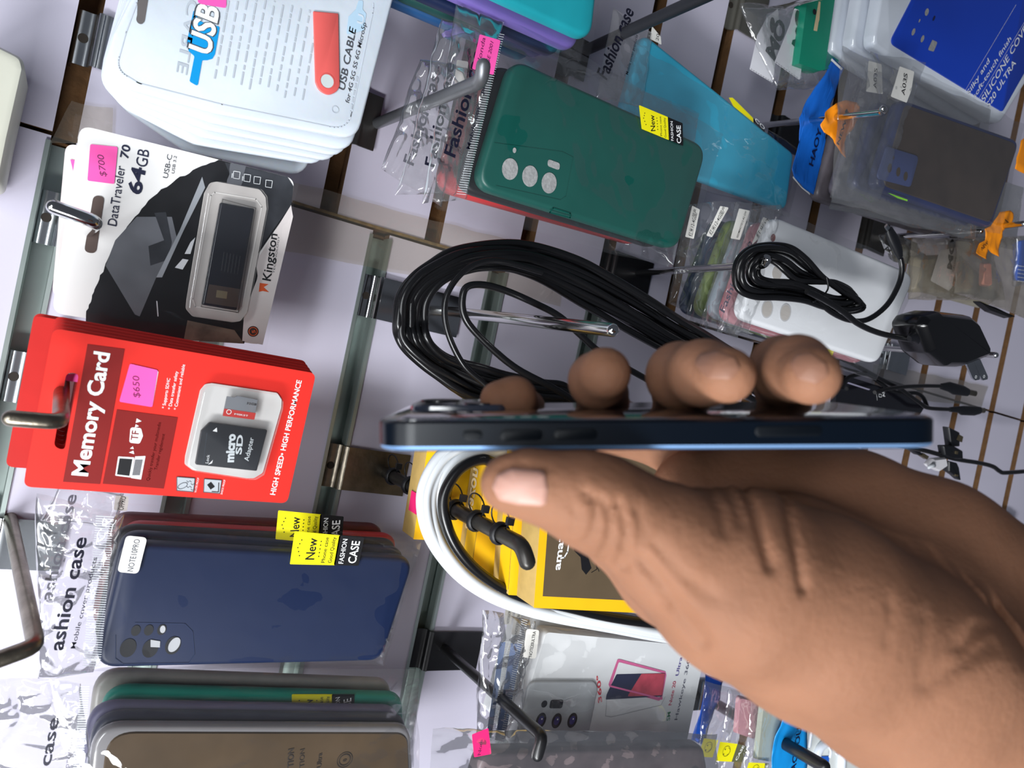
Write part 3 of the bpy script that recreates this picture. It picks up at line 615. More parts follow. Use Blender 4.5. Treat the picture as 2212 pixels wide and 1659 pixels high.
blz = z(1, '1075,935 1110,930 1330,970 1360,1010 1365,1070 1265,1600 1230,1645 1190,1650 985,1620 950,1580 955,1530 1045,990')
plate('blister_back', pl, blz, 0.0004, mat('cream_insert', (206, 200, 196), 0.4), t, r=0.003, off=0.0009)
ink2 = Ink(pl, 0.0011); ink2.line(mat('pale_moulding', (232, 228, 224), 0.3), z(1, '1100,985 1310,1020 1340,1060 1240,1570 1210,1600 1000,1570 985,1530 1080,1000'), 0.0007, closed=True); ink2.line(mat('grey_moulding', (150, 144, 140), 0.3), z(1, '1140,1020 1310,1065 1220,1600 1030,1570'), 0.0005, closed=True); ink2.build(t, 'blister_rim')
ds = plate('flash_drive', pl, z(1, '1130,1035 1305,1068 1212,1590 1035,1560'), 0.004, mat('black_drive_plastic', (20, 24, 36), 0.25), t, r=0.001, off=0.0055, bev=0.0008, label='black flash drive in the blister')
k2 = Ink(pl, 0.0056); k2.poly(mat('smoky_cap', (74, 62, 58), 0.15), z(1, '1070,1455 1228,1480 1212,1575 1050,1550'), r=0.0006); k2.poly(mat('gold_contacts', (150, 136, 110), 0.3, metal=0.5), z(1, '1110,1485 1165,1493 1160,1530 1105,1522'), off=0.0001)
for i in range(6): k2.line(ART3, [(478 + i * 7, 585 + i * 1.5), (484 + i * 7, 545 + i * 1.5)], .0004)
k2.build(ds)
solid('blister', pl, pl.pts(blz), [(0, 0.0012), (0.0006, 0.0070), (0.0016, 0.0076)], CLEARP, t, 0.003)
film('wrap', pl, [(165,250),(650,372),(575,762),(105,690)], FILMS, t, amp=0.0006, k=30, seed=5, nu=30, nv=30, puff=0.0009, off=0.0005, back=False)

# ---------------------------------------------------------------- red memory card packs
RED = mat('red_card', (222, 48, 40), 0.38, var=0.02); RED2 = mat('dark_red_print', (128, 28, 26), 0.4, var=0.03); REDE = mat('deep_red_card', (190, 36, 32), 0.4)
MLAB = ['frontmost red memory card pack with pink sticker and black adapter', 'red card pack second from the front of the memory card stack', 'red card pack third from the front of the memory card stack', 'red card pack fourth from the front of the memory card stack', 'red card pack fifth from the front of the memory card stack', 'red card pack sixth from the front of the memory card stack', 'backmost red card pack, pink sticker edge sticking out at its left']
fr = z(2, '272,163 1618,395 1470,1060 118,975')
sl = z(2, '340,390 405,395 330,790 275,770')
slot_w = z(2, '335,395 405,395 408,420 345,760 330,790 280,780 275,750 325,420')
for i in range(7):
    d = 0.116 - 0.0048 * i; pl = PL(d); ref = PL(0.116)
    t = thing('memory_card_pack', MLAB[i], 'memory card pack', pl.at((330, 880)), 'red memory card packs')
    P3 = [p + Vector((0.0012 * i, 0, 0.0001 * i)) for p in ref.pts(fr)]
    if i >= 5: P3 = [p + Vector((-0.003, 0, 0.008)) for p in P3]
    q = PL(d)
    P3 = [Vector((p.x, -d, p.z)) for p in P3]
    # outline with the hang slot cut out: the slot is bridged to the rim through a seam of zero width
    SP = [Vector((p.x, -d, p.z)) + (Vector((0.0012 * i, 0, 0.0001 * i))) for p in rounded([Vector((w.x, w.z)) for w in ref.pts(sl)], 0.003, 5) for p in [Vector((p.x, 0, p.y))]]
    O = rounded([Vector((p.x, p.z)) for p in P3], 0.0035, 6)
    V = [Vector((p.x, -d, p.y)) for p in O] + SP; F = []; n = len(O); m_ = len(SP)
    tri = tessellate_polygon([[Vector((v.x, v.z, 0)) for v in V[:n]], [Vector((v.x, v.z, 0)) for v in V[n:]]])
    nv = n + m_; V += [v + Vector((0, 0.0009, 0)) for v in V]
    for f in tri: F.append(tuple(f)); F.append(tuple(nv + a for a in f[::-1]))
    for s0, c_ in ((0, n), (n, m_)):
        for k in range(c_): j = (k + 1) % c_; F.append((s0 + k, s0 + j, nv + s0 + j, nv + s0 + k))
    o = mk('card', V, F, RED if i in (0,) else REDE, t)
    import bmesh
    bm = bmesh.new(); bm.from_mesh(o.data); bmesh.ops.recalc_face_normals(bm, faces=bm.faces); bm.to_mesh(o.data); bm.free()
    if i == 1:
        ik = Ink(pl); ik.poly(PINK, z(2, '330,398 402,396 400,440 335,432')); ik.build(t, 'sticker')
    if i == 6:
        ik = Ink(pl); ik.poly(PINK, [(100,712),(112,712),(100,800),(86,800)]); ik.build(t, 'sticker')
    if i == 0:
        ink = Ink(pl, 0.0002)
        ink.poly(RED2, z(2, '448,245 638,270 512,962 322,950')); ink.poly(RED2, z(2, '598,580 910,620 838,985 525,960'))
        ink.text(WHITE, 'Memory Card', *z(2, '447,922 562,292'), 30, bold=0.028, off=0.0001)
        ink.poly(WHITE, z(2, '780,375 812,380 782,560 768,562'), r=0.001)
        ink.poly(PINK, z(2, '665,345 808,378 780,568 610,540'), r=0.0008, off=0.0002); ink.text(PEN, '$650', *z(2, '716,520 712,410'), 13, off=0.0003, it=0.2)
        for s_, a in (('* Supports SDHC', '845,575 872,420'), ('* Data transfer safety', '876,580 912,385'), ('* Convenient and reliable', '906,582 948,350')): ink.text(WHITE, s_, *z(2, a), 6.5, bold=0.004)
        ink.text(WHITE, 'Quickly transfer your multimedia', *z(2, '765,945 825,645'), 6.5); ink.text(WHITE, 'Transfer regidement', *z(2, '805,890 845,705'), 6.5)
        ink.poly(WHITE, z(2, '668,670 722,675 732,715 715,755 662,750'), r=0.0012, off=0.0001); ink.text(RED2, 'TF', *z(2, '705,738 712,690'), 14, off=0.0002, bold=0.01)
        for s_ in ('700,625 725,640 695,648', '695,655 712,665 690,672', '680,768 685,782 665,780', '683,790 687,808 660,800'): ink.poly(WHITE, z(2, s_), off=0.0001)
        ink.poly(WHITE, z(2, '605,820 688,825 670,928 590,918'), r=0.0004, off=0.0001); ink.poly(BLACK, z(2, '612,830 678,834 662,920 598,912'), off=0.0002)
        ink.poly(WHITE, z(2, '692,820 745,818 722,938 670,930'), off=0.0001)
        for k in range(5): ink.line(mat('grey_key_print', (110, 110, 114), 0.5), z(2, '%d,%d %d,%d' % (695 + k * 8, 838, 680 + k * 8, 915)), 0.0006, off=0.0002)
        ink.text(WHITE, 'HIGH SPEED• HIGH PERFORMANCE', *z(2, '1408,1018 1545,432'), 11, bold=0.02)
        GREYI = mat('icon_grey', (178, 184, 190), 0.4)
        for s_, nm, tx in (('905,925 998,932 990,1002 905,995', 'WATER PROOF', '1005,1005 1020,930'), ('1045,935 1135,942 1125,1010 1042,1003', 'SHOCK PROOF', '1138,1015 1155,940')):
            ink.poly(GREYI, z(2, s_), r=0.0008, off=0.0001); ink.line(DKT, z(2, s_), 0.0003, closed=True, off=0.0002); ink.text(WHITE, nm, *z(2, tx), 4)
        for k in range(4): ink.line(DKT, z(2, '%d,%d %d,%d %d,%d %d,%d' % (955 + k % 2 * 22, 945 + k * 14, 963 + k % 2 * 22, 952 + k * 14, 972 + k % 2 * 22, 945 + k * 14, 980 + k % 2 * 22, 952 + k * 14)), 0.0002, off=0.0002)
        ink.disc(DKT, z1(2, '935,970'), 0, ax=(0.0014, 0.0024, 0.6), ring=0.0003, off=0.0002); ink.poly(BLACK, z(2, '1060,965 1080,950 1100,975 1078,990'), off=0.0002); ink.line(BLACK, z(2, '1085,1000 1118,1002 1120,955'), 0.0004, off=0.0002)
        ink.build(t)
        br = z(2, '1050,450 1085,445 1420,495 1442,530 1440,570 1345,905 1300,932 1265,932 985,890 945,860 948,820 1025,480')
        plate('blister_back', pl, br, 0.0004, mat('white_insert', (222, 220, 218), 0.35), t, r=0.002, off=0.0006)
        ad = plate('card_adapter', pl, z(2, '1075,645 1370,685 1315,895 1000,862 1030,690'), 0.0022, mat('black_adapter', (24, 28, 36), 0.35), t, r=0.0008, off=0.0045, bev=0.0003, label='black memory card adapter')
        k2 = Ink(pl, 0.0046); k2.text(mat('grey_white_print', (206, 212, 216), 0.4), 'micro', *z(2, '1195,850 1205,705'), 17, bold=0.05); k2.text(mat('grey_white_print', (206, 212, 216), 0.4), 'SD', *z(2, '1235,810 1245,710'), 12, bold=0.03); k2.text(mat('grey_white_print', (206, 212, 216), 0.4), 'Adapter', *z(2, '1272,845 1300,725'), 10, bold=0.008)
        k2.text(WHITE, 'Lock', *z(2, '1066,855 1074,812'), 6); k2.poly(WHITE, z(2, '1088,690 1110,672 1112,695')); k2.poly(WHITE, z(2, '1065,862 1090,838 1085,855'))
        k2.line(mat('adapter_groove', (60, 66, 74), 0.3), z(2, '1060,700 1040,860'), 0.0003); k2.build(ad)
        mc = plate('micro_card', pl, z(2, '1162,512 1200,518 1215,510 1320,530 1300,632 1140,612'), 0.001, mat('grey_card_plastic', (120, 124, 130), 0.4), t, r=0.0005, off=0.0045, label='grey and red micro memory card')
        k3 = Ink(pl, 0.0046); k3.poly(mat('red_card_print', (190, 50, 46), 0.4), z(2, '1148,575 1310,598 1302,632 1140,612')); k3.text(BLACK, '32GB', *z(2, '1262,552 1312,560'), 4.5, bold=0.01, off=0.0001); k3.text(WHITE, 'MSKST', *z(2, '1200,606 1270,616'), 3.5, bold=0.01, off=0.0001); k3.disc(WHITE, z1(2, '1172,592'), 0.0012, ring=0.0003, off=0.0001); k3.build(mc)
        solid('blister', pl, pl.pts(br), [(0, 0.0007), (0.0006, 0.0060), (0.0014, 0.0066)], CLEARP, t, 0.002)
# ---------------------------------------------------------------- bagged phone cases
def bil(q, s, t):
    a, b, c, d = q
    return ((a[0] * (1 - s) + b[0] * s) * (1 - t) + (d[0] * (1 - s) + c[0] * s) * t, (a[1] * (1 - s) + b[1] * s) * (1 - t) + (d[1] * (1 - s) + c[1] * s) * t)
def moved(P3, d, dx=0.0, dz=0.0, rot=0.0):
    c = sum(P3, Vector((0, 0, 0))) / len(P3); out = []
    for p in P3:
        q = p - c; x = q.x * math.cos(rot) - q.z * math.sin(rot); zz = q.x * math.sin(rot) + q.z * math.cos(rot); out.append(Vector((c.x + x + dx, -d, c.z + zz + dz)))
    return out
CRINGS = lambda th: [(0.0012, -th), (0.0002, -th + 0.0012), (0, -th + 0.002), (0, -0.0035), (0.0006, -0.0015), (0.0016, -0.0004), (0.0032, 0)]
def new_sticker(pl, q, parent, off=0.0010, name='sticker'):
    k = Ink(pl, off); P = lambda s, t: bil(q, s, t)
    k.poly(YEL, [P(0, 0), P(.66, 0), P(.66, 1), P(0, 1)], r=0.0006); k.poly(BLACK, [P(.64, 0), P(1, 0), P(1, 1), P(.64, 1)], r=0.0008)
    pw = math.hypot(q[1][0] - q[0][0], q[1][1] - q[0][1])
    k.text(BLACK, 'New', P(.34, .84), P(.34, .16), pw * .13, bold=0.01, off=0.0001)
    for i in range(5): k.disc(BLACK, P(.08 + .02 * abs(i - 2), .25 + i * .12), 0.0004, off=0.0001, n=5); k.disc(BLACK, P(.40, .25 + i * .12), 0.0004, off=0.0001, n=5)
    k.text(BLACK, 'Phone case', P(.50, .93), P(.50, .10), pw * .055, off=0.0001); k.text(BLACK, 'Good Quality', P(.60, .93), P(.60, .08), pw * .055, off=0.0001)
    k.text(WHITE, 'FASHION', P(.77, .94), P(.77, .10), pw * .07, bold=0.008, off=0.0001); k.text(WHITE, 'CASE', P(.95, .92), P(.95, .14), pw * .12, bold=0.015, off=0.0001)
    return k.build(parent, name, names={YEL.name: name, BLACK.name: name, WHITE.name: name})
def case_thing(label, P3, d, th, m, r=0.010, grp=None, name='phone_case', cat='phone case', rings=None, bag=None, bm=None, seed=1.0):
    pl = PL(d); c = sum(P3, Vector((0, 0, 0))) / len(P3); t = thing(name, label, cat, c, grp)
    solid('case_shell', pl, P3, rings or CRINGS(th), m, t, r, 8)
    return t, pl
NAVYC = mat('navy_silicone', (17, 31, 63), 0.42, spec=0.4, var=0.03); REDC = mat('red_silicone', (186, 30, 34), 0.45, var=0.04); BLKC = mat('black_silicone', (13, 14, 19), 0.45)
MARC = mat('maroon_silicone', (92, 28, 32), 0.5); TEALC = mat('emerald_silicone', (8, 138, 118), 0.42, var=0.03); PURC = mat('slate_purple_silicone', (92, 88, 120), 0.4); INDC = mat('indigo_silicone', (40, 42, 62), 0.4)
HOLE = mat('dark_hole', (14, 16, 22), 0.7); FOAM = mat('grey_foam', (150, 150, 150), 0.85, var=0.15, scale=600, bump=0.3)
blue_px = [(268,1172),(899,1206),(826,1430),(203,1446)]
BP = PL(0.092).pts(blue_px)
G1 = 'bagged cases on the left edge hook'
t, pl = case_thing('front navy phone case in clear bag, white model label and yellow sticker', BP, 0.092, 0.010, NAVYC, grp=G1)
k = Ink(pl, 0.0003)
for c, r_ in (('705,775', .0028), ('772,773', .0028), ('840,770', .0028), ('665,865', .0048), ('780,868', .0048), ('898,852', .0048)): k.disc(HOLE, z1(3, c), 0, ax=(r_, r_ * .78, 0))
FOL = mat('pale_film_scrap', (170, 172, 176), 0.4)
k.disc(FOL, z1(3, '845,768'), 0, ax=(.0020, .0013, .2), off=0.0001); k.disc(FOL, z1(3, '905,848'), 0, ax=(.0040, .0026, -.3), off=0.0001); k.poly(FOL, z(3, '782,822 832,830 830,862 782,860'), off=0.0001)
k.line(mat('navy_ridge', (26, 42, 76), 0.4), z(3, '600,800 600,920 640,950 980,945 1010,900 1000,780 960,740 700,735'), 0.0003)
k.build(t, 'camera_hole', names={FOL.name: 'film_scrap', 'navy_ridge': 'camera_ridge'})
k = Ink(pl, 0.0022); k.poly(LABEL, z(3, '655,280 765,292 718,480 608,470'), r=0.0022); k.text(mat('thin_grey_print', (70, 76, 90), 0.5), 'NOTE10PRO', *z(3, '690,468 728,302'), 12, off=0.0001); k.build(t, 'model_label')
new_sticker(pl, z(3, '1530,258 1892,292 1862,438 1505,430'), t, 0.0024)
film('bag', pl, z(3, '590,170 2190,300 2000,960 455,985'), FILMS, t, amp=0.0010, k=28, seed=2, puff=0.0022, off=-0.0015, back=False, nu=60, nv=40)
film('bag_header', pl, z(3, '190,60 640,170 480,1000 190,1020'), FILMC, t, amp=0.0045, k=52, seed=3, puff=0.004, nu=60, nv=60, edge=0.2)
k = Ink(pl, 0.0065); INKB = mat('navy_black_ink', (22, 22, 40), 0.35)
k.text(INKB, 'ashion case', *z(3, '325,878 452,292'), 26, bold=0.022); k.text(INKB, 'Mobile cover products', *z(3, '390,868 505,395'), 9, bold=0.004)
for i in range(64): a = bil(z(3, '500,180 545,185 480,960 430,955'), 0, i / 63); b = bil(z(3, '500,180 590,185 520,960 430,955'), 1, i / 63); k.line(mat('zip_line_print', (205, 210, 214), 0.3), [a, b], 0.00035)
k.build(t)
ghost = mat('faded_bag_ink', (88, 86, 98), 0.4)
lab = ['second bagged phone case, navy, just behind the labelled navy case', 'thin black phone case edge behind the navy cases', 'red phone case edge with yellow sticker behind the navy cases', 'dark maroon phone case edge, backmost behind the navy cases']
for i, (d, th, m, dx, dz) in enumerate(((0.079, 0.009, NAVYC, 0.0015, 0.0), (0.068, 0.007, BLKC, 0.003, 0.001), (0.059, 0.009, REDC, 0.003, -0.003), (0.047, 0.009, MARC, 0.005, 0.002))):
    P = moved(BP, d, dx, dz, 0.01 * i); t, pl = case_thing(lab[i], P, d, th, m, grp=G1)
    film('bag', pl, [(150 + 20 * i, 1150 - 22 * i), (905, 1190 - 18 * i), (830, 1420), (200, 1430)], FILMS, t, amp=0.001, k=40, seed=10 + i, puff=0.002, off=0.001, back=False, nu=30, nv=20)
    if i == 0: new_sticker(pl, z(3, '1445,150 1785,182 1775,330 1430,300'), t, 0.0022)
    if i == 2:
        film('bag_header', pl, z(3, '300,30 640,60 600,260 200,200'), FILMC, t, amp=0.003, k=60, seed=33, nu=34, nv=34)
        k = Ink(pl, 0.004); k.text(ghost, 'ashion case', *z(3, '268,620 400,70'), 22, bold=0.02); k.poly(LABEL, z(3, '600,70 670,78 660,155 590,148'), r=0.001, off=-0.003); k.text(BLACK, 'OPPRO', *z(3, '640,150 655,80'), 10, off=-0.0029); k.build(t)
# lower stack with the big smoky case in front
SMOKE = mat('smoky_brown_plastic', (74, 60, 44), 0.25, var=0.18, scale=30, coat=0.0); RIM = mat('clear_grey_rim', (120, 118, 120), 0.2, coat=0.5)
low_px = [(203, 1566), (889, 1568), (905, 1930), (160, 1930)]
LP = PL(0.112).pts(low_px); G2 = 'bagged cases at the lower left'
t, pl = case_thing('smoky brown transparent phone case with clear rim in the lower left corner', LP, 0.112, 0.0065, RIM, r=0.013, grp=G2)
solid('backplate', pl, pl.pts([(233,1580),(880,1582),(893,1925),(190,1925)]), [(0, 0.0), (0.0006, 0.0008)], SMOKE, t, 0.011, 8)
k = Ink(pl, 0.0011); 
for s_, a, h, b_ in (('TION', '1522,1484 1526,1385', 12, .02), ('TION', '1579,1484 1582,1388', 10, 0), ('Ultra', '1668,1484 1672,1410', 10, .01)): k.text(mat('dark_brown_ink', (46, 38, 32), 0.4), s_, *z(3, a), h, bold=b_)
k.disc(mat('dark_brown_ink', (46, 38, 32), 0.4), z1(3, '1790,1447'), 0.0046, ring=0.0004); k.disc(mat('dark_brown_ink', (46, 38, 32), 0.4), z1(3, '1790,1447'), 0.0035, ring=0.0006); k.text(mat('dark_brown_ink', (46, 38, 32), 0.4), '0', *z(3, '1800,1452 1800,1440'), 8, bold=.02)
k.build(t)
film('bag', pl, z(3, '440,1120 2160,1190 2200,1700 420,1700'), FILMS, t, amp=0.0012, k=30, seed=21, puff=0.002, off=0.001, back=False, nu=60, nv=30)
film('bag_header', pl, z(16, '-60,240 700,300 800,1200 -60,1200'), FILMC, t, amp=0.006, k=42, seed=22, puff=0.004, nu=60, nv=60, edge=0.2)
k = Ink(pl, 0.007); k.text(INKB, 'ashion case', *z(16, '300,1700 505,590'), 22, bold=.02); k.text(ghost, 'Mobile cover products', *z(16, '500,1500 640,720'), 9)
for i in range(40): k.line(mat('zip_line_print', (205, 210, 214), 0.3), [bil(z(16, '690,330 760,330 700,1100 620,1100'), s, i / 39) for s in (0, 1)], 0.0004)
k.build(t)
lab = ['dark indigo phone case edge directly behind the smoky brown case', 'slate purple phone case edge, second behind the smoky brown case', 'emerald green phone case edge between the purple and clear ones', 'clear grey phone case edge lying just under the navy case']
for i, (d, m, dx, dz) in enumerate(((0.104, INDC, 0.0015, 0.0), (0.096, PURC, 0.003, 0.002), (0.086, TEALC, 0.0065, -0.004), (0.074, mat('misty_clear_plastic', (138, 134, 128), 0.3, var=0.15), 0.010, 0.0))):
    P = moved(LP, d, dx, dz, 0); t, pl = case_thing(lab[i], P, d, 0.007, m, r=0.013, grp=G2)
    film('bag', pl, [(100, 1500 - 20 * i), (905, 1505 - 20 * i), (890, 1659), (150, 1659)], FILM2 if i == 3 else FILMS, t, amp=0.0016, k=45, seed=40 + i, puff=0.002, off=0.0, back=False, nu=40, nv=16)
    if i == 2: new_sticker(pl, z(3, '1515,1105 1840,1105 1840,1235 1515,1235'), t, 0.0005)

# ---------------------------------------------------------------- black cable coil on the chrome hook
BCAB = mat('black_cable_rubber', (14, 14, 16), 0.28, spec=0.5, var=0.02); WCAB = mat('white_cable_rubber', (206, 210, 214), 0.4, var=0.01)
def loops(name, outer, inner, fs, d, r, m, parent, seed, jit=3.0, dj=0.003, sub=8):
    V = []; F = []; random.seed(seed)
    for i, f in enumerate(fs):
        P = []; ph0 = random.random() * 6.28
        for j, (a, b) in enumerate(zip(outer, inner)):
            w = f + 0.08 * math.sin(ph0 + j * 0.5); x = a[0] * (1 - w) + b[0] * w; y = a[1] * (1 - w) + b[1] * w
            P.append(PL(d + dj * math.sin(ph0 * 2 + j * 0.55 + i) - abs(f - .5) * dj).at((x, y)))
        v, ff = tube_geo(catmull(P, sub, True), r, 10, True); b0 = len(V); V += v; F += [tuple(b0 + q for q in g) for g in ff]
    return mk(name, V, F, m, parent, smooth=True)
oc = z(7, '243,590 262,430 340,320 450,240 600,165 850,132 1050,150 1300,230 1500,330 1700,440 1900,560 2100,670') + [(1700, 830), (1790, 905), (1740, 945), (1560, 945), (1400, 925), (1290, 900)] + z(7, '1250,1080 1100,1070 900,1050 700,1010 600,965 500,900 400,830 300,740 255,665')
ic = z(7, '425,570 440,450 540,335 720,272 900,270 1010,300 1130,350 1310,450 1480,540 1620,620 1760,700 1880,770') + [(1600, 850), (1700, 905), (1650, 920), (1480, 920), (1350, 890), (1260, 870)] + z(7, '1230,945 1100,930 950,905 850,885 740,850 640,820 540,780 470,720 432,650')
t = thing('cable_coil', 'large coil of glossy black cable hanging on the chrome hook above the phone', 'cable', W(1100, 600, 0.10))
loops('cable', oc, ic, [0.0, .10, .2, .3, .4, .5, .6, .7, .8, .9, 1.0], 0.100, 0.0024, BCAB, t, 4)
tube('loose_loop', [PL(0.112).at(p) for p in z(7, '900,1060 760,930 650,830 570,680 537,540 550,420 620,310 720,240 860,225 1100,290')], 0.0018, BCAB, t)
tube('loose_loop', [PL(0.116).at(p) for p in z(7, '1300,1040 1150,950 960,850 820,740 700,620 650,540 638,450 665,375 760,362 900,400 1060,470 1200,545 1330,660 1420,740 1600,850 1800,960')], 0.0021, BCAB, t)

# ---------------------------------------------------------------- boxes and white cables on the dark hook
YBOX = mat('yellow_carton', (240, 186, 20), 0.45, var=0.03); KHK = mat('khaki_carton', (176, 146, 84), 0.6, var=0.08, scale=150); BRN = mat('brown_gloss_print', (92, 78, 60), 0.35, var=0.06)
t = None
boxes = [([(1180,945),(1520,960),(1500,1330),(1153,1313)], .165), ([(1122,935),(1450,950),(1440,1310),(1098,1285)], .143), ([(1062,930),(1380,940),(1370,1270),(1016,1250)], .121), ([(1000,930),(1300,940),(1290,1200),(955,1183)], .098), ([(930,925),(1200,940),(1190,1180),(893,1165)], .075)]
BLAB = ['frontmost yellow carton with brown face and white lettering', 'yellow carton second from the front with a plain khaki edge', 'yellow carton third from the front with faded white lettering on its edge', 'yellow carton fourth from the front, inside the white cable loop', 'backmost yellow carton with a pink sticker on its edge']
for i, (q, d) in enumerate(boxes):
    pl = PL(d); t = thing('accessory_box', BLAB[i], 'box', pl.at(q[0]), 'yellow cartons on the dark hook')
    solid('carton', pl, pl.pts(q), [(0, -0.0185), (0, -0.0005), (0.0004, 0)], KHK, t, 0.0008, 3)
    k = Ink(pl, 0.0002); k.poly(YBOX, q)
    a = bil(q, 0.0, 0); 
    if i == 0:
        k.poly(BRN, [bil(q, .05, 0), bil(q, 1, 0), bil(q, 1, .93), bil(q, .05, .93)], off=0.0001)
        k.text(WHITE, 'amazon', *z(8, '915,748 945,505'), 17, bold=0.02, off=0.0002)
        k.line(WHITE, z(8, '918,695 935,690 950,665 955,630 945,600 935,580'), 0.0008, off=0.0002)
        k.poly(BLACK, z(8, '975,620 1030,640 1060,740 1035,770 1015,745 1010,690 980,660'), off=0.0002); k.line(BLACK, z(8, '1060,760 1085,745 1080,720 1095,755'), 0.0004, off=0.0002)
    k.build(t, 'front_face')
    # the long narrow face turned to the left of the picture (the carton's top) carries its own print
    P = pl.pts([q[0], q[3]]); b0 = [P[0] + Vector((0, 0.0182, 0)), P[1] + Vector((0, 0.0182, 0))]; up = Vector((0, 0, 0.0003))
    if i in (1, 2, 3):
        V = [P[0] + up, P[1] + up, b0[1] + up, b0[0] + up]; V2 = [x + up for x in (P[0].lerp(P[1], .03), P[0].lerp(P[1], .97), b0[1].lerp(P[1], .35), b0[0].lerp(P[0], .35))]
        mk('edge_face', V2, [(0, 1, 2, 3)], YBOX, t)
    if i in (0, 4):
        f0, f1 = (.36, .44) if i == 0 else (.60, .78); V = [P[0].lerp(P[1], f0), P[0].lerp(P[1], f1), b0[0].lerp(b0[1], f1).lerp(P[0].lerp(P[1], f1), .3), b0[0].lerp(b0[1], f0).lerp(P[0].lerp(P[1], f0), .3)]
        mk('sticker', [x + up * 2 for x in V], [(0, 1, 2, 3)], mat('magenta_sticker', (236, 36, 112), 0.5), t)
    if i == 2:
        TV, TF, w = text_geo('amazon', 0.02); e1 = (P[0] - P[1]); L = e1.length; e1.normalize(); V = []
        for (x, y) in TV: V.append(P[1] + e1 * (L * .30 + x / w * L * .42) + Vector((0, 0.005 + 0.009 - y * 0.013, 0)) + up * 2)
        mk('lettering', V, TF, mat('faded_white_print', (238, 214, 170), 0.5), t)
ow = z(8, '640,170 520,160 400,195 325,280 282,400 295,540 350,660 450,780 580,870 740,935 900,975 1150,1020 1400,1065 1650,1090') + [(1700, 1300), (1720, 1180), (1620, 1040), (1400, 960), (1200, 935)]
iw = z(8, '650,220 540,215 450,235 385,300 345,400 352,520 400,640 500,760 620,840 770,900 930,940 1150,985 1400,1035 1650,1050') + [(1680, 1270), (1690, 1170), (1600, 1060), (1400, 980), (1200, 955)]
ib = z(8, '660,260 560,240 470,275 415,340 385,420 395,520 440,630 520,730 640,820 780,880 940,915 1150,965 1400,1000 1650,1020') + [(1650, 1230), (1660, 1150), (1560, 1050), (1400, 1000), (1200, 970)]
t = thing('cable_coil', 'coil of thick white cables looped round the yellow cartons', 'cable', W(1050, 1200, 0.13)); loops('cable', ow, iw, [0.0, .33, .66, 1.0], 0.128, 0.0029, WCAB, t, 9, dj=0.002)
t = thing('cable_coil', 'single black cable loop running inside the white cable coil', 'cable', W(1080, 1180, 0.13)); loops('cable', iw, ib, [.9], 0.1375, 0.0032, BCAB, t, 3, dj=0.001)

# ---------------------------------------------------------------- clear case pack with white insert card
PACKW = mat('white_pack_card', (222, 224, 226), 0.3, var=0.015); 
q = z(8, '850,1030 1590,1100 1500,1545 690,1565')
pl = PL(0.105); t = thing('phone_case_pack', 'white carded clear phone case pack with pink phone drawing under the hand', 'phone case pack', pl.at((1300, 1480)), 'carded clear cases')
solid('card', pl, pl.pts(q), [(0, -0.011), (0, -0.001), (0.0006, 0)], PACKW, t, 0.004, 6)
plate('inner_case', pl, z(8, '775,1262 1075,1262 1090,1290 1045,1520 1020,1545 735,1545 725,1500'), 0.002, mat('frosted_clear_plastic', (178, 182, 186), 0.3, var=0.06), t, r=0.006, off=0.0022, bev=0.0008)
k = Ink(pl, 0.0024); LENS = mat('violet_lens', (62, 58, 130), 0.1, coat=1.0)
for c in ('828,1440', '900,1442', '972,1440'): k.disc(BLACK, z1(8, c), 0, ax=(.0052, .0040, 0)); k.disc(LENS, z1(8, c), 0, ax=(.0030, .0023, 0), off=.0001); k.disc(WHITE, (z1(8, c)[0] + 2, z1(8, c)[1] - 3), 0.0006, off=.0002)
k.disc(BLACK, z1(8, '843,1365'), 0.0024); k.poly(BLACK, z(8, '872,1345 932,1345 925,1385 865,1385'), r=.0018); k.build(t, 'lens')
k = Ink(pl, 0.0003); k.text(mat('red_print', (206, 40, 60), 0.4), '360°', *z(8, '1108,1355 1100,1230'), 9, bold=.02)
PKP = mat('pink_phone_print', (206, 96, 146), 0.4); k.poly(PKP, z(8, '1180,1158 1195,1160 1400,1215 1405,1232 1385,1340 1370,1350 1145,1290 1138,1275'), r=.0015); k.poly(PACKW, z(8, '1186,1172 1392,1224 1375,1335 1152,1278'), r=.001, off=.0001)
k.poly(mat('dark_screen_print', (30, 34, 66), 0.2), z(8, '1175,1228 1400,1222 1385,1330 1125,1345 1130,1320'), r=.001, off=.0002); k.poly(mat('magenta_screen_print', (186, 66, 84), 0.2, var=.3, scale=90), z(8, '1290,1226 1398,1224 1385,1325 1225,1330'), r=.001, off=.0003); k.line(PKP, z(8, '1145,1282 1385,1342'), 0.0012, off=.0004)
k.line(mat('grey_outline_print', (160, 162, 168), 0.4), z(8, '1130,1345 1125,1420 1150,1425 1380,1370 1400,1330'), .0004)
for s_, c_, a in (('SM', (60, 140, 96), '1420,1440 1425,1400'), ('Note 20', (190, 60, 90), '1428,1370 1450,1260'), ('Ultra', (96, 84, 150), '1460,1235 1478,1150')): k.text(mat('print_%d' % c_[0], c_, 0.4), s_, *z(8, a), 9, bold=.01)
k.text(mat('grey_violet_print', (96, 96, 112), 0.4), 'Hawkeye 360', *z(8, '1455,1438 1515,1158'), 9, bold=.004); k.build(t)
k = Ink(pl, 0.0045); k.poly(LABEL, z(8, '760,1018 820,1025 805,1158 745,1150'), r=.002); k.text(BLACK, 'NOTE20ULTRA', *z(8, '785,1148 805,1030'), 8, off=.0001, bold=.004); k.build(t, 'model_label')
film('bag', pl, z(8, '640,990 1610,1080 1530,1600 560,1600'), FILMS, t, amp=0.0009, k=30, seed=51, puff=0.003, off=.002, back=False, nu=50, nv=36)
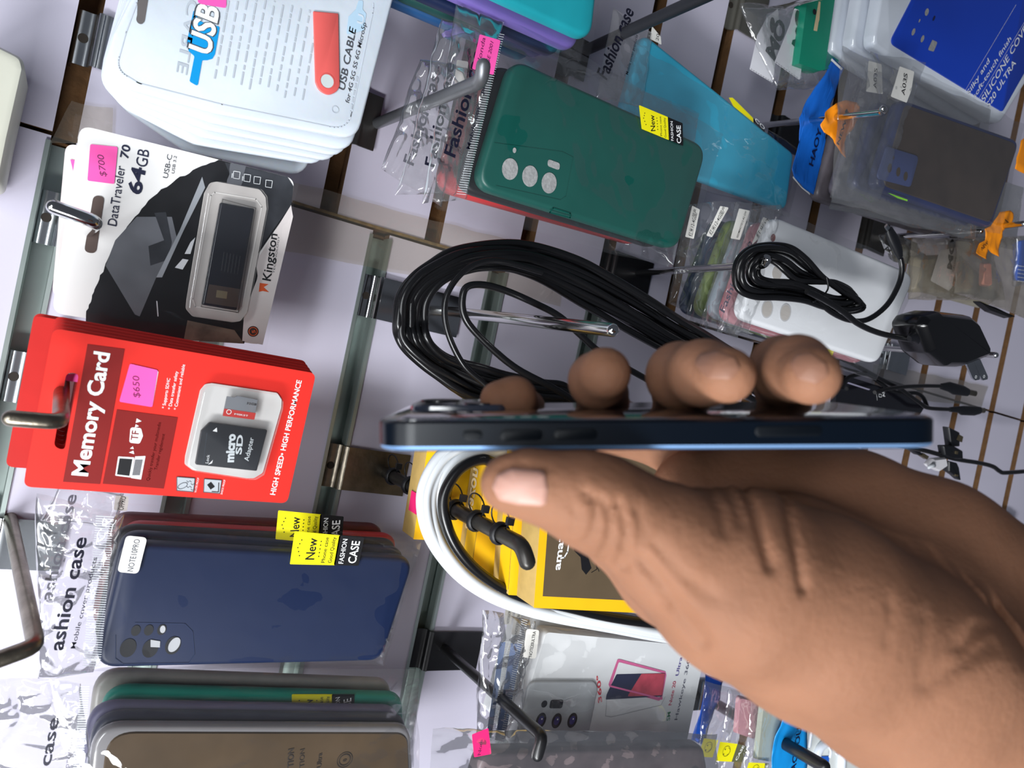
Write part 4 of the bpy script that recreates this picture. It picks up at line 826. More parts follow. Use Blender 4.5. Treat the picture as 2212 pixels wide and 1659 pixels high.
film('bag_header', pl, z(8, '560,930 800,980 700,1600 520,1560'), FILMC, t, amp=0.004, k=55, seed=52, puff=0.004, nu=44, nv=60)
k = Ink(pl, 0.003); BST = mat('blue_grey_zip', (96, 112, 146), 0.35, var=.2)
k.poly(BST, z(8, '640,1080 665,1080 600,1520 575,1520')); k.poly(BST, z(8, '690,1085 740,1090 660,1540 615,1530'), off=.0001)
for i in range(60): k.line(mat('zip_line_print', (205, 210, 214), 0.3), [bil(z(8, '738,975 765,985 660,1560 635,1555'), s, i / 59) for s in (0, 1)], .0003, off=.0002); k.line(mat('zip_line_print', (205, 210, 214), 0.3), [bil(z(8, '665,1080 690,1080 620,1530 598,1530'), s, i / 59) for s in (0, 1)], .0003, off=.0002)
k.build(t, 'zip_band')
for i in range(2):
    d = 0.088 - 0.014 * i; P = moved(PL(0.105).pts(q), d, 0.004 + .003 * i, 0.002); t, pl2 = case_thing('white carded case pack %s, mostly hidden behind the front one' % ['second from the front', 'third from the front'][i], P, d, 0.009, PACKW, r=.004, grp='carded clear cases', name='phone_case_pack', cat='phone case pack', rings=[(0, -0.009), (0, -0.0005), (0.0005, 0)])
    k = Ink(pl2, .003); qa = z(8, '%s' % ('712,935 740,940 728,1048 690,1045' if i == 0 else '665,925 700,928 690,1000 655,998')); k.poly(LABEL, qa, r=.001); k.text(BLACK, 'NOTE20ULTRA', *z(8, '718,1042 732,945' if i == 0 else '680,995 690,932'), 6, off=.0001); k.build(t, 'model_label')
# ---------------------------------------------------------------- strip of bagged cases along the bottom
q = z(8, '560,1590 1580,1560 1620,1800 500,1800'); pl = PL(0.135)
t, pl = case_thing('row of a brown and violet bagged case at the bottom edge with pink sticker', PL(.135).pts(q), .135, .012, mat('mauve_brown_plastic', (112, 98, 100), .35, var=.3, scale=60), grp=None)
film('bag', pl, z(8, '330,1480 1640,1500 1640,1800 300,1800'), FILMC, t, amp=.004, k=45, seed=61, puff=.004, nu=60, nv=30, off=.002)
k = Ink(pl, .006); k.poly(mat('magenta_sticker', (236, 36, 112), 0.5), z(8, '510,1505 585,1475 600,1595 520,1610'), r=.0008); k.text(PEN, 'Note', *z(8, '550,1600 560,1530'), 8, off=.0002); k.build(t, 'sticker')
# ---------------------------------------------------------------- green case stack on the grey hook
GRNC = mat('dark_green_silicone', (8, 74, 66), 0.40, var=0.03); G3 = 'bagged cases on the grey hook'
gq = z(4, '965,322 2052,822 1882,1402 745,1045'); GP = PL(.105).pts(gq)
t, pl = case_thing('dark green phone case in clear bag with grey foam in its camera holes', GP, .105, .010, GRNC, r=.012, grp=G3)
k = Ink(pl, .0004)
for c in ('938,947', '1050,987', '1157,1025'): k.disc(FOAM, z1(4, c), 0, ax=(.0063, .0054, 0))
k.disc(FOAM, z1(4, '963,842'), 0, ax=(.0016, .0012, 0)); k.poly(FOAM, z(4, '1150,890 1218,915 1215,955 1148,930'), r=.0018); k.build(t, 'camera_hole')
k = Ink(pl, .0003); k.line(mat('green_ridge', (10, 74, 66), .35), z(4, '1180,1165 1275,1195 1275,1220 1160,1190'), .0008, closed=True); k.line(mat('green_ridge', (10, 74, 66), .35), z(4, '850,800 1230,850 1290,880 1250,1100 1220,1120 860,1040'), .0003); k.build(t, 'camera_ridge')
new_sticker(pl, z(4, '1660,588 1905,690 1908,818 1675,722'), t, .0028)
film('bag', pl, z(4, '880,60 2125,740 1930,1450 620,1110'), FILMS, t, amp=.0014, k=24, seed=71, puff=.0026, off=-.001, back=False, nu=70, nv=50)
film('bag_header', pl, z(4, '640,20 905,120 690,1110 450,1150'), FILMC, t, amp=.0035, k=48, seed=72, puff=.003, nu=50, nv=60)
k = Ink(pl, .0055); k.text(INKB, 'Fashion case', *z(4, '628,885 800,240'), 27, bold=.022); k.text(INKB, 'Mobile cover products', *z(4, '712,840 838,330'), 9, bold=.004)
k.poly(PINK, z(4, '768,192 885,226 845,420 725,386'), r=.0008, off=.0006)
k.text(PEN, 'Honda', *z(4, '770,370 800,215'), 9, off=.0008, it=.2); k.text(PEN, 'HGE 2001', *z(4, '815,385 845,240'), 8, off=.0008, it=.2)
for i in range(70): k.line(mat('zip_line_print', (205, 210, 214), 0.3), [bil(z(4, '880,190 905,195 690,1090 640,1085'), s, i / 69) for s in (0, 1)], .0003)
k.build(t)
for i, (lb, d, m, dx, dz, ro) in enumerate((('black phone case edge between the green case and the red case', .093, BLKC, -.001, .006, .01), ('red phone case sticking out at the left of the dark green case', .080, REDC, -.001, .014, .02))):
    P = moved(GP, d, dx, dz, ro); t, pl = case_thing(lb, P, d, .009, m, r=.012, grp=G3)
    film('bag', pl, z(4, '700,100 2000,640 1850,1500 520,1160'), FILMS, t, amp=.0016, k=32, seed=75 + i, puff=.0022, off=0, back=False, nu=44, nv=34)
    film('bag_header', pl, z(4, '%s' % ('560,100 830,180 640,1100 300,1090' if i == 0 else '440,330 700,380 560,1160 215,940')), FILMC, t, amp=.004, k=50, seed=77 + i, puff=.004, nu=44, nv=50)
    k = Ink(pl, .004); k.text(INKB if i == 0 else ghost, 'Fashion case', *z(4, '515,940 628,360' if i == 0 else '395,930 560,380'), 24, bold=.02); 
    if i == 0: k.poly(LABEL, z(4, '640,335 705,345 690,480 625,465'), r=.001)
    k.build(t)

# ---------------------------------------------------------------- cases along the top edge
tq = z(12, '330,-245 1520,305 1600,-420 420,-950')
TP = PL(.120).pts(tq); G4 = 'bagged cases at the top edge'
TURQ = mat('turquoise_silicone', (20, 172, 186), .4, var=.03); LILC = mat('lilac_silicone', (112, 94, 170), .42, var=.03)
t, pl = case_thing('turquoise phone case cut off by the top edge, front of its stack', TP, .120, .009, TURQ, r=.010, grp=G4)
film('bag', pl, z(12, '250,-260 1500,420 1640,-400 330,-900'), FILMS, t, amp=.001, k=28, seed=81, puff=.002, off=0, back=False)
for i, (lb, d, m, dz) in enumerate((('lilac phone case edge under the turquoise case at the top edge', .106, LILC, 0.0), ('navy phone case edge behind the lilac case at the top edge', .090, NAVYC, .002), ('dark green phone case edge behind the navy one at the top edge', .080, mat('bottle_green_silicone', (16, 62, 60), .45), .006), ('steel blue phone case edge, backmost at the top edge', .068, mat('steel_blue_silicone', (22, 72, 120), .45), .010))):
    P = moved(TP, d, -.003, dz, 0.0); t, pl = case_thing(lb, P, d, .009, m, r=.010, grp=G4)
    film('bag', pl, [(p[0] - 20, p[1] + 14) for p in z(12, '250,-260 1500,420 1640,-400 330,-900')], FILMS, t, amp=.0012, k=30, seed=82 + i, puff=.002, off=0, back=False, nu=30, nv=20)
# cyan case with its own bag
CYC = mat('sky_blue_silicone', (60, 176, 210), .42, var=.03)
cq = [(1392, 70), (1717, 331), (1700, 455), (1325, 318)]
t, pl = case_thing('sky blue phone case in a printed clear bag behind the dark green case', PL(.058).pts(cq), .058, .010, CYC, r=.007, grp=None)
k = Ink(pl, .0006); k.poly(LABEL, z(12, '1965,195 2030,275 2035,335 1950,290'), r=.0006); k.text(BLACK, '1201', *z(12, '2010,325 2022,240'), 8, off=.0001)
k.poly(YEL, z(5, '220,625 245,625 375,755 378,785 250,680')); k.poly(BLACK, z(5, '378,755 450,825 450,848 378,785')); k.text(WHITE, 'CO', *z(5, '385,770 445,832'), 6, off=.0001); k.build(t, 'sticker')
film('bag', pl, [(1330,60), (1735,330), (1705,470), (1310,345)], FILMS, t, amp=.0012, k=30, seed=91, puff=.002, off=0, back=False)
film('bag_header', pl, [(1325,15), (1410,70), (1385,230), (1290,215)], FILM2, t, amp=.003, k=45, seed=92, nu=36, nv=40)
k = Ink(pl, .005); k.text(INKB, 'Fashion case', *z(12, '1625,600 1830,90'), 28, bold=.02); k.text(INKB, 'Mobile cover products', *z(12, '1785,560 1860,265'), 7, bold=.004); k.build(t)

# ---------------------------------------------------------------- top right
TAGW = mat('white_tag_film', (226, 226, 232), .35, var=.03); SMKB = mat('hazy_bag_shadow', (120, 112, 100), .5)
for i, (q, a) in enumerate((('400,495 455,250 520,130 600,60 612,200 580,450 562,592', '572,440 660,190'), ('578,445 690,170 720,60 800,90 780,400 757,572', '760,380 830,130'))):
    pl = PL(.050 + .018 * i); t = thing('tagged_bag', ['clear bag with white tag, left of the pair beside the green carton', 'clear bag with white tag touching the green carton'][i], 'bag', pl.at(z1(21, '600,300')), 'white tagged bags at the top right')
    plate('tag', pl, z(21, q), .0006, TAGW, t, r=.001); k = Ink(pl); k.text(BLACK, 'MO', *z(21, a), 30, bold=.05, it=.15); k.disc(mat('hole_shade', (58, 52, 50), .6), z1(21, '560,180' if i == 0 else '740,130'), 0, ax=(.006, .003, .3)); 
    c = [bil(z(21, '400,495 562,592 757,572 578,445'), .1, .1)]
    for j in range(9): p0 = (z(21, '405,505 560,600')[0] if i == 0 else z(21, '583,455 750,575')[0]); p1 = (z(21, '405,505 560,600')[1] if i == 0 else z(21, '583,455 750,575')[1]); f = j / 9; k.line(DKT, [(p0[0] + (p1[0] - p0[0]) * f, p0[1] - 3 + (p1[1] - p0[1]) * f), (p0[0] + (p1[0] - p0[0]) * (f + .05), p0[1] - 3 + (p1[1] - p0[1]) * (f + .05))], .0003)
    k.build(t); film('bag', pl, z(21, '330,60 830,60 900,640 600,640' if i else '330,20 700,40 780,620 560,620'), FILM, t, amp=.0025, k=40, seed=95 + i, off=-.002, nu=34, nv=34)
EM = mat('emerald_carton', (8, 132, 104), .4, var=.12, scale=14)
pl = PL(.075); t = thing('hanging_carton', 'green carton with a slim wooden coloured hang slot at the top right', 'box', pl.at(z1(21, '900,250')))
solid('carton', pl, pl.pts(z(21, '812,-20 1010,-20 935,500 893,505 750,455')), [(0, -.012), (0, 0)], EM, t); k = Ink(pl, .0003); k.poly(mat('wood_slot', (206, 186, 146), .6), z(5, '795,10 808,12 800,125 795,140 785,200 762,195 768,160'), r=.0003); k.disc(HOLE, z1(21, '862,85'), .0022); k.build(t, 'hang_slot')
p2 = PL(.072, tx=.45, pivot=z1(21, '935,500')); solid('side_panel', p2, p2.pts(z(21, '1010,-20 1130,-20 1080,330 1020,470 935,500')), [(0, -.002), (0, 0)], mat('teal_carton', (14, 140, 128), .4, var=.1, scale=14), t)
# white blister trays with the blue card
TRAY = mat('white_blister_tray', (214, 220, 230), .22, coat=.4, var=.02); BLUC = mat('royal_blue_card', (22, 62, 176), .4, var=.04, scale=12)
tr0 = '600,-300 480,400 482,520 640,640 1850,1400 1950,1425 2420,680 2300,-600'
for i in range(3):
    d = .100 - .016 * i; pl = PL(d); t = thing('blister_tray', ['front white blister tray with royal blue cover card, upper right corner', 'white blister tray just behind the blue carded one', 'backmost white blister tray of the upper right stack'][i], 'phone case pack', pl.at((2050, 120)), 'white blister trays at the upper right')
    P = pl.pts(z(13, tr0)) if i == 0 else moved(PL(.1).pts(z(13, tr0)), d, 0, .0045 * i)
    solid('tray', pl, P, [(0, -.010), (0, -.004), (.0012, -.001), (.003, 0)], TRAY, t, .008, 6)
    if i == 0:
        solid('cover_card', pl, pl.pts(z(13, '1030,-250 642,500 1950,1300 2400,500 2300,-500')), [(0, 0), (0, .001), (.0005, .0014)], BLUC, t, .005, 6)
        k = Ink(pl, .0017)
        for c, a, b in (('1085,140', .0034, .0022), ('930,370', .0034, .0018), ('1035,450', .0034, .0018), ('1000,240', .0018, .0008)): k.disc(FOAM, z1(13, c), 0, ax=(a, b, -.35))
        k.disc(mat('dark_blue_hole', (24, 30, 70), .6), z1(13, '1168,212'), 0, ax=(.0026, .0012, -.35)); k.poly(FOAM, z(13, '1150,460 1210,490 1165,600 1095,580'), r=.0012); k.build(t, 'camera_hole')
        k = Ink(pl, .0017); k.line(WHITE, z(13, '1530,1050 2120,55'), .0003); k.line(WHITE, z(13, '1690,1140 2250,200'), .0003)
        for s_, a, h in (('Silky and', '1570,1110 1815,715', 9), ('soft-touch finish', '1640,1150 2065,455', 9), ('SILICONE COVER', '1745,1195 2290,270', 12), ('S20 ULTRA', '1800,1260 2120,735', 11)): k.text(WHITE, s_, *z(13, a), h, bold=.006)
        k.build(t)
# smoky blue case bags
SMB = mat('smoky_blue_edge', (32, 42, 84), .35, var=.15, scale=40); SMC = mat('smoky_brown_blue_sheet', (62, 52, 45), .35, var=.25, scale=28)
aq = z(5, '1330,630 2088,900 1905,1455 1158,1195'); AP = PL(.120).pts(aq); G5 = 'bagged smoky cases on the chrome hook'
t, pl = case_thing('front smoky brown phone case with blue edge in a labelled clear bag', AP, .120, .010, SMB, r=.009, grp=G5)
solid('backplate', pl, pl.pts(z(5, '1345,665 2068,922 1892,1425 1195,1185')), [(0, 0), (.0006, .0006)], SMC, t, .008, 6)
plate('camera_island', pl, z(5, '1232,935 1440,1000 1385,1198 1165,1140'), .001, mat('blue_island', (60, 70, 110), .3), t, r=.004, off=.0018, bev=.0004)
k = Ink(pl, .002); BRH = mat('brown_hole', (66, 56, 44), .5)
for c in ('1250,1075', '1305,1100', '1352,1128', '1275,1010'): k.disc(BRH, z1(5, c), 0, ax=(.0036, .0026, 0) if c != '1275,1010' else (.0014, .0012, 0))
k.build(t, 'camera_hole'); k = Ink(pl, .0012); k.poly(mat('lime_glint', (150, 236, 50), .4), z(5, '1238,1235 1255,1238 1365,1278 1362,1288 1300,1268')); k.build(t, 'lime_highlight')  # flat lime patch paints the green highlight strip on the case
k = Ink(pl, .0035); k.poly(LABEL, z(13, '770,768 940,830 905,1050 850,1192 665,1120 715,960'), r=.001); k.text(BLACK, 'A03S', *z(13, '828,1110 862,858'), 13, off=.0001, bold=.008); k.build(t, 'model_label')
film('bag', pl, z(5, '1400,420 2110,800 1960,1500 1000,1290'), FILMS, t, amp=.0013, k=26, seed=101, puff=.0025, off=0, back=False, nu=60, nv=46)
film('bag_header', pl, z(5, '1130,330 1480,400 1180,1300 860,1270'), FILM, t, amp=.004, k=45, seed=102, puff=.003, nu=46, nv=60)
P = moved(AP, .104, .0, .006); t, pl = case_thing('second smoky phone case bag with its own label, behind the front labelled one', P, .104, .009, SMB, r=.009, grp=G5)
k = Ink(pl, .003); k.poly(LABEL, z(13, '410,705 560,745 575,1092 380,1062'), r=.001); k.text(BLACK, 'A03S', *z(13, '500,1030 512,795'), 11, off=.0001, bold=.006); k.build(t, 'model_label')
film('bag', pl, z(5, '940,300 1900,700 1800,1540 880,1290'), FILM2, t, amp=.002, k=34, seed=103, puff=.003, nu=50, nv=46)
for i in range(2):
    P = moved(AP, .088 - .016 * i, -.004 - .003 * i, .006 + .002 * i); t, pl = case_thing(['third smoky case bag, its crumpled lower edge showing under the front bag', 'backmost smoky case bag on the chrome hook, lowest edge showing'][i], P, .088 - .016 * i, .009, mat('grey_mauve_plastic', (104, 98, 104), .35, var=.25, scale=60), r=.009, grp=G5)
    film('bag', pl, z(5, '1000,900 2109,1200 2050,1600 860,1330'), FILM2, t, amp=.003, k=40, seed=105 + i, puff=.003, nu=46, nv=30)
# blue header card and orange tags
BHD = mat('blue_header_card', (18, 98, 196), .4, var=.06, scale=20)
def crumple(name, pl, px, m, parent, amp=.003, k=30, seed=1, off=0, res=10):
    p3 = pl.pts(px, off); u, v = frame(pl.n); import bmesh
    me = bpy.data.meshes.new(name); me.from_pydata([tuple(p) for p in p3], [], [tuple(f) for f in tessellate_polygon([p3])]); bm = bmesh.new(); bm.from_mesh(me); bmesh.ops.subdivide_edges(bm, edges=bm.edges, cuts=res, use_grid_fill=True)
    bmesh.ops.recalc_face_normals(bm, faces=bm.faces)
    for q in bm.verts: q.co += pl.n * (amp * ridge(q.co.x, q.co.z, seed, k) * .7)
    bm.to_mesh(me); bm.free(); me.materials.append(m); o = bpy.data.objects.new(name, me); COL.objects.link(o); me.polygons.foreach_set('use_smooth', [True] * len(me.polygons))
    if parent is not None: o.parent = parent; o.matrix_parent_inverse = Matrix.Translation(-root_of(parent))
    sd = o.modifiers.new('s', 'SOLIDIFY'); sd.thickness = .0004; return o
pl = PL(.068); t = thing('header_card', 'creased bright blue header card threaded on the chrome hook, dark lettering', 'header card', pl.at(z1(21, '800,1000')))
crumple('card', pl, z(21, '985,418 1062,490 960,745 925,850 905,1100 830,1398 770,1350 705,1275 692,1215 740,1020 735,850 775,780'), BHD, t, .004, 18, 3)
k = Ink(pl, .0038); k.text(mat('navy_ink', (10, 18, 60), .4), 'HAOY', *z(21, '850,1195 915,930'), 14, bold=.02); k.poly(WHITE, z(21, '985,418 1062,490 1055,505 978,432')); k.poly(WHITE, z(21, '705,1275 770,1350 830,1398 826,1384 765,1336 708,1262')); k.build(t)
ORG = mat('orange_tag', (240, 142, 16), .45, var=.04)
pl = PL(.098); t = thing('promo_tag', 'crumpled orange tag on the chrome hook beside the blue header card', 'tag', pl.at(z1(5, '900,800')), 'orange tags')
crumple('tag', pl, z(5, '800,800 830,720 890,665 950,645 1035,665 1042,720 1000,830 960,880 950,1012 900,950 850,870 815,850'), ORG, t, .003, 40, 7, res=7); k = Ink(pl, .0035); k.text(BLACK, 'NEW', *z(5, '925,930 975,770'), 8, bold=.02); k.text(BLACK, '!', *z(5, '975,740 990,715'), 9, bold=.02); k.build(t)
pl = PL(.110); t = thing('promo_tag', 'bow shaped orange tag at the right edge under the smoky case bag', 'tag', pl.at((2130, 520)), 'orange tags')
crumple('tag', pl, z(14, '1590,130 1540,80 1430,100 1370,180 1320,260 1240,300 1250,440 1190,470 1140,590 1250,665 1275,540 1330,590 1405,635 1440,450 1450,340 1560,220'), ORG, t, .002, 50, 8, res=7); k = Ink(pl, .003); k.text(BLACK, 'NEW', *z(14, '1225,560 1300,480'), 6, bold=.02); k.line(BLACK, z(14, '1500,190 1540,225'), .0008); k.build(t)
pl = PL(.100); t = thing('promo_tag', 'orange tag partly cut off at the right edge above the bow shaped one', 'tag', pl.at((2209, 330)), 'orange tags')
crumple('tag', pl, z(5, '2080,900 2130,860 2160,1120 2095,1110 2040,1080'), ORG, t, .002, 50, 9, res=4)
# hazy bags at the right edge
BRNB = film_mat('brown_hazy_film', tint=(.88, .84, .78), haze=.22, gloss=.05, hazec=(.45, .42, .36))
pl = PL(.070); t = thing('tagged_bag', 'hazy bag with a white tag and black lettering under the smoky case bags', 'bag', pl.at((2030, 570)), 'hazy bags at the right edge')
solid('contents', pl, pl.pts(z(14, '480,620 1000,600 1500,1100 1300,1250 620,1060 400,1060')), [(0, -.010), (.001, -.003), (.004, 0)], mat('taupe_plastic', (138, 132, 116), .4, var=.15, scale=50), t, .006)
plate('tag', pl, z(14, '725,560 940,520 948,680 880,900 870,990 830,1040 615,920'), .0005, TAGW, t, r=.001, off=.005); k = Ink(pl, .0053); k.text(BLACK, 'MO', *z(14, '860,790 900,430'), 17, bold=.05, it=.1); k.text(DKT, 'CELLULAR', *z(14, '880,815 945,560'), 4.5); k.build(t)
film('bag', pl, z(14, '380,400 1300,420 1500,1150 350,1150'), BRNB, t, amp=.003, k=38, seed=111, puff=.006, nu=44, nv=40)
pl = PL(.090); t = thing('tagged_bag', 'hazy bag with a salmon pink and a black item inside at the right edge', 'bag', pl.at((2150, 620)), 'hazy bags at the right edge')
solid('pink_item', pl, pl.pts(z(14, '1245,700 1345,690 1360,1000 1235,980')), [(0, -.004), (.002, 0)], mat('salmon_item', (232, 150, 128), .5, var=.1), t, .004); solid('black_item', pl, pl.pts(z(14, '1140,1140 1400,1230 1640,1350 1560,1372 1330,1290')), [(0, -.006), (.001, 0)], BLKC, t, .002)
film('bag', pl, z(14, '930,430 1760,380 1900,1420 900,1060'), BRNB, t, amp=.0035, k=36, seed=112, puff=.007, nu=50, nv=44, off=.006)
pl = PL(.105); t = thing('striped_bag', 'clear bag over a blue striped item cut off by the right edge', 'bag', pl.at((2212, 570)), 'hazy bags at the right edge')
plate('blue_item', pl, z(14, '1690,440 1800,430 1800,930 1640,920'), .004, mat('blue_item', (42, 78, 160), .4), t, r=.002); k = Ink(pl); [k.line(WHITE, z(14, '1648,%d 1780,%d' % (740 + i * 45, 760 + i * 45)), .0004) for i in range(5)]; k.build(t); film('bag', pl, z(14, '1640,380 1800,380 1800,980 1600,980'), FILM, t, amp=.002, k=50, seed=113, off=.002, nu=20, nv=30)
MYL = mat('silver_mylar', (190, 190, 186), .22, metal=.9, var=.1)
pl = PL(.052); t = thing('foil_bag', 'wrinkled silver foil bag behind the micro plug on the right', 'bag', pl.at((1940, 530))); crumple('foil', pl, z(14, '-80,380 120,330 350,460 500,640 480,760 200,700 0,560'), MYL, t, .007, 45, 12, res=9); k = Ink(pl, .006); k.poly(TAGW, z(14, '20,450 120,520 150,610 60,560')); k.poly(TAGW, z(14, '350,540 460,600 490,700 380,680'), off=.0004); k.line(BLACK, z(14, '50,560 100,515 130,600'), .001, off=.0005); k.line(BLACK, z(14, '380,640 450,670'), .002, off=.0006); k.build(t)

# ---------------------------------------------------------------- white phone case stack
WHC = mat('white_silicone', (244, 246, 250), .35, var=.01); wq = z(6, '575,78 1482,455 1238,1028 335,730'); WP = PL(.122).pts(wq); G6 = 'bagged cases behind the charger'
t, pl = case_thing('white phone case in a clear bag behind the looped charger cable', WP, .122, .009, WHC, r=.012, grp=G6)
k = Ink(pl, .0003); LNS = mat('pale_lens_print', (206, 200, 194), .5)
for c in ('525,675', '642,698'): k.disc(mat('lens_recess', (214, 214, 216), .4), z1(6, c), 0, ax=(.0066, .0060, 0)); k.disc(LNS, z1(6, c), 0, ax=(.0056, .0050, 0), off=.0001)
k.disc(LNS, z1(6, '588,445'), .0050); k.disc(mat('rosy_dot', (150, 96, 92), .5), z1(6, '563,218'), 0, ax=(.0028, .0024, 0)); k.build(t, 'camera_hole')
film('bag', pl, z(6, '560,20 1510,420 1240,1080 300,760'), FILMS, t, amp=.0010, k=28, seed=121, puff=.002, off=0, back=False)
film('bag_header', pl, z(6, '400,30 610,10 400,850 200,820'), FILM, t, amp=.004, k=50, seed=122, puff=.003, nu=36, nv=56)
k = Ink(pl, .004); k.text(ghost, 'Fashion case', *z(6, '250,700 430,250'), 16, bold=.01); k.build(t)
for i, (lb, d, m, dx, dz) in enumerate((('dusty rose phone case edge directly behind the white case', .109, mat('dusty_rose', (160, 104, 112), .5, var=.1), -.002, .002), ('grey phone case bag with a white label, behind the rose one', .096, mat('cool_grey_case', (120, 130, 138), .5), .0, .002), ('olive green phone case bag with a tilted white label', .083, mat('olive_case', (98, 112, 62), .5), .001, .003), ('dark navy phone case bag touching the lower end of the green case', .068, mat('dark_navy_case', (26, 46, 74), .5), .002, .004))):
    P = moved(WP, d, dx, dz, 0); t, pl = case_thing(lb, P, d, .008, m, r=.012, grp=G6)
    lq = ['500,85 560,110 480,215 420,270', '345,30 415,45 350,232 290,222', '225,15 280,25 172,215 135,205', '45,12 95,38 55,225 0,212'][i]
    hd = ['430,20 590,10 330,860 230,800', '330,-10 480,0 230,830 90,790', '180,-20 350,-10 130,800 0,760', '10,0 190,-10 30,700 -110,640'][i]
    film('bag_header', pl, z(6, hd), FILM, t, amp=.0045, k=50, seed=125 + i, puff=.003, nu=34, nv=50)
    k = Ink(pl, .0055); q4 = z(6, lq); k.poly(LABEL, q4, r=.0008); k.text(BLACK, ['红米12', 'REDMINOTE12-4G GW', '红米12-4G国产', '红米12-4G国产'][i], bil(q4, .75, .95), bil(q4, .75, .05), [9, 5, 8, 10][i], off=.0001, bold=.004); k.build(t, 'model_label')
    if i == 0: k = Ink(pl, .001); k.poly(YEL, z(6, '890,905 955,940 935,985 880,950')); k.build(t, 'sticker'); film('bag', pl, z(6, '360,760 1260,1040 1220,1130 280,830'), FILMS, t, amp=.002, k=60, seed=129, off=.001, back=False, nu=40, nv=12)

# ---------------------------------------------------------------- charger
pl = PL(.176); t = thing('phone_charger', 'black wall charger with two flat prongs and its bundled cable', 'charger', pl.at((2050, 740)))
def strand(name, n, s, d, r, sub=6, m=None, dz_=None, par=None): P = z(n, s); return tube(name, [PL(d + (dz_[i] if dz_ else 0)).at(p) for i, p in enumerate(P)], r, m or BCAB, par or t, sub=sub)
so = z(6, '1140,655 1000,560 880,470 780,360 680,285 560,264 430,282 345,350 318,450 345,550 450,596 600,602 760,620 900,665 1060,690')
si = z(6, '1060,560 960,505 860,500 720,490 640,430 590,385 540,360 490,385 462,430 480,475 550,497 680,505 800,545 900,590 1000,605')
V = []; F = []; random.seed(5)
for i, f in enumerate((0, .3, .62, 1.0, .8, .15)):
    P = [PL(.150 + .0035 * math.sin(i * 2 + j * .7)).at((a[0] * (1 - f) + b[0] * f, a[1] * (1 - f) + b[1] * f)) for j, (a, b) in enumerate(zip(so, si))]
    v, ff = tube_geo(catmull(P, 7, True), .0021, 10, True); b0 = len(V); V += v; F += [tuple(b0 + q for q in g) for g in ff]
mk('cable_bundle', V, F, BCAB, t, smooth=True)
strand('tie', 6, '905,470 915,540 880,590 820,630', .156, .0006, m=BLACK)
strand('cable', 6, '830,600 930,690 1050,745 1170,740 1290,650 1365,520 1388,420 1378,350', .152, .0020)
strand('cable', 6, '780,560 900,620 1010,690 1110,770 1250,830 1430,868 1480,878', .162, .0021)
pp = [PL(.152).at(p) for p in z(14, '110,310 150,400 190,480 225,570 245,640')]; V, F = tube_geo(pp, [.0034, .0046, .0048, .0042, .0028], 12, flat=.6); sharp(mk('micro_plug', V, F, BLKC, t), 50)
V, F = tube_geo([PL(.152).at(p) for p in z(14, '75,262 108,312')], .0020, 8, flat=.5); sharp(mk('plug_tip', V, F, ZINC, t), 30)
CHG = mat('gloss_black_plastic', (7, 7, 9), .22, coat=.2, var=.02)
solid('charger_body', pl, pl.pts(z(20, '300,195 345,130 440,103 650,130 705,175 785,345 782,420 600,492 490,490 375,395')), [(.001, -.026), (0, -.022), (0, -.008), (.0012, -.003), (.004, 0)], CHG, t, .006, 6)
stp = [PL(.166).at(p) for p in z(20, '205,292 235,275 262,290 300,285 380,280 430,275')]; V, F = tube_geo(stp, [.0024, .0044, .0040, .0062, .0070, .0074], 14, flat=.8); sharp(mk('cable_stem', V, F, BLKC, t), 40)
for a in ('585,432 640,428 692,552 690,575 660,580 642,565', '642,432 692,428 747,552 746,572 712,580 698,562'):
    o = plate('prong', PL(.170), z(20, a), .0014, ZINC, t, r=.001)
    c = z(20, a); k = Ink(PL(.170), .0002); k.disc(WHITE, (c[3][0] - 8, c[3][1] - 6), .0012, ring=.0004); k.build(o, 'prong_hole')
# thin cables at the lower right of the phone
G7 = 'thin black cables at the right'
def cab(label, n, s, d, r, plug=None, tipp=None, rads=None):
    t = thing('thin_cable', label, 'cable', PL(d).at(z(n, s)[0]), G7); strand('cable', n, s, d, r, par=t)
    if plug: V, F = tube_geo([PL(d).at(p) for p in z(n, plug)], rads, 12, flat=.6); sharp(mk('plug', V, F, BLKC, t), 50)
    if tipp: V, F = tube_geo([PL(d).at(p) for p in z(n, tipp)], rads[-1] * .7, 8, flat=.5); sharp(mk('plug_tip', V, F, STEEL, t), 30)
cab('thin black cable ending in a plug just above the panel seam', 17, '-60,20 120,90 300,180 560,320 760,420 900,520 1000,590 1100,650 1350,668', .055, .0021, '1350,668 1450,668 1490,680 1640,685 1700,680', '1700,680 1755,680', [.0026, .0034, .0050, .0052, .0040])
cab('curved black cable hooking round behind the top of the phone', 17, '100,420 160,310 310,258 430,280 560,370 680,450 830,475 960,478 1040,530 1090,640', .048, .0021)
cab('black cable with a flat metal tipped plug under the charger prongs', 17, '480,470 640,430 830,405 1050,395 1250,398', .060, .0020, '1250,400 1340,405 1400,430 1500,450 1560,470', '1560,465 1655,485', [.0030, .0052, .0060, .0054, .0042])
cab('long black cable running to the right edge below the phone', 17, '760,1080 900,1110 1100,1155 1300,1210 1450,1250 1700,1290 1850,1330 1930,1385 2000,1402 2300,1380', .060, .0024)
pl = PL(.045); t = thing('cable_pack', 'dark glossy cable sleeve with small white lettering behind the pinky finger', 'cable pack', pl.at(z1(17, '500,450')))
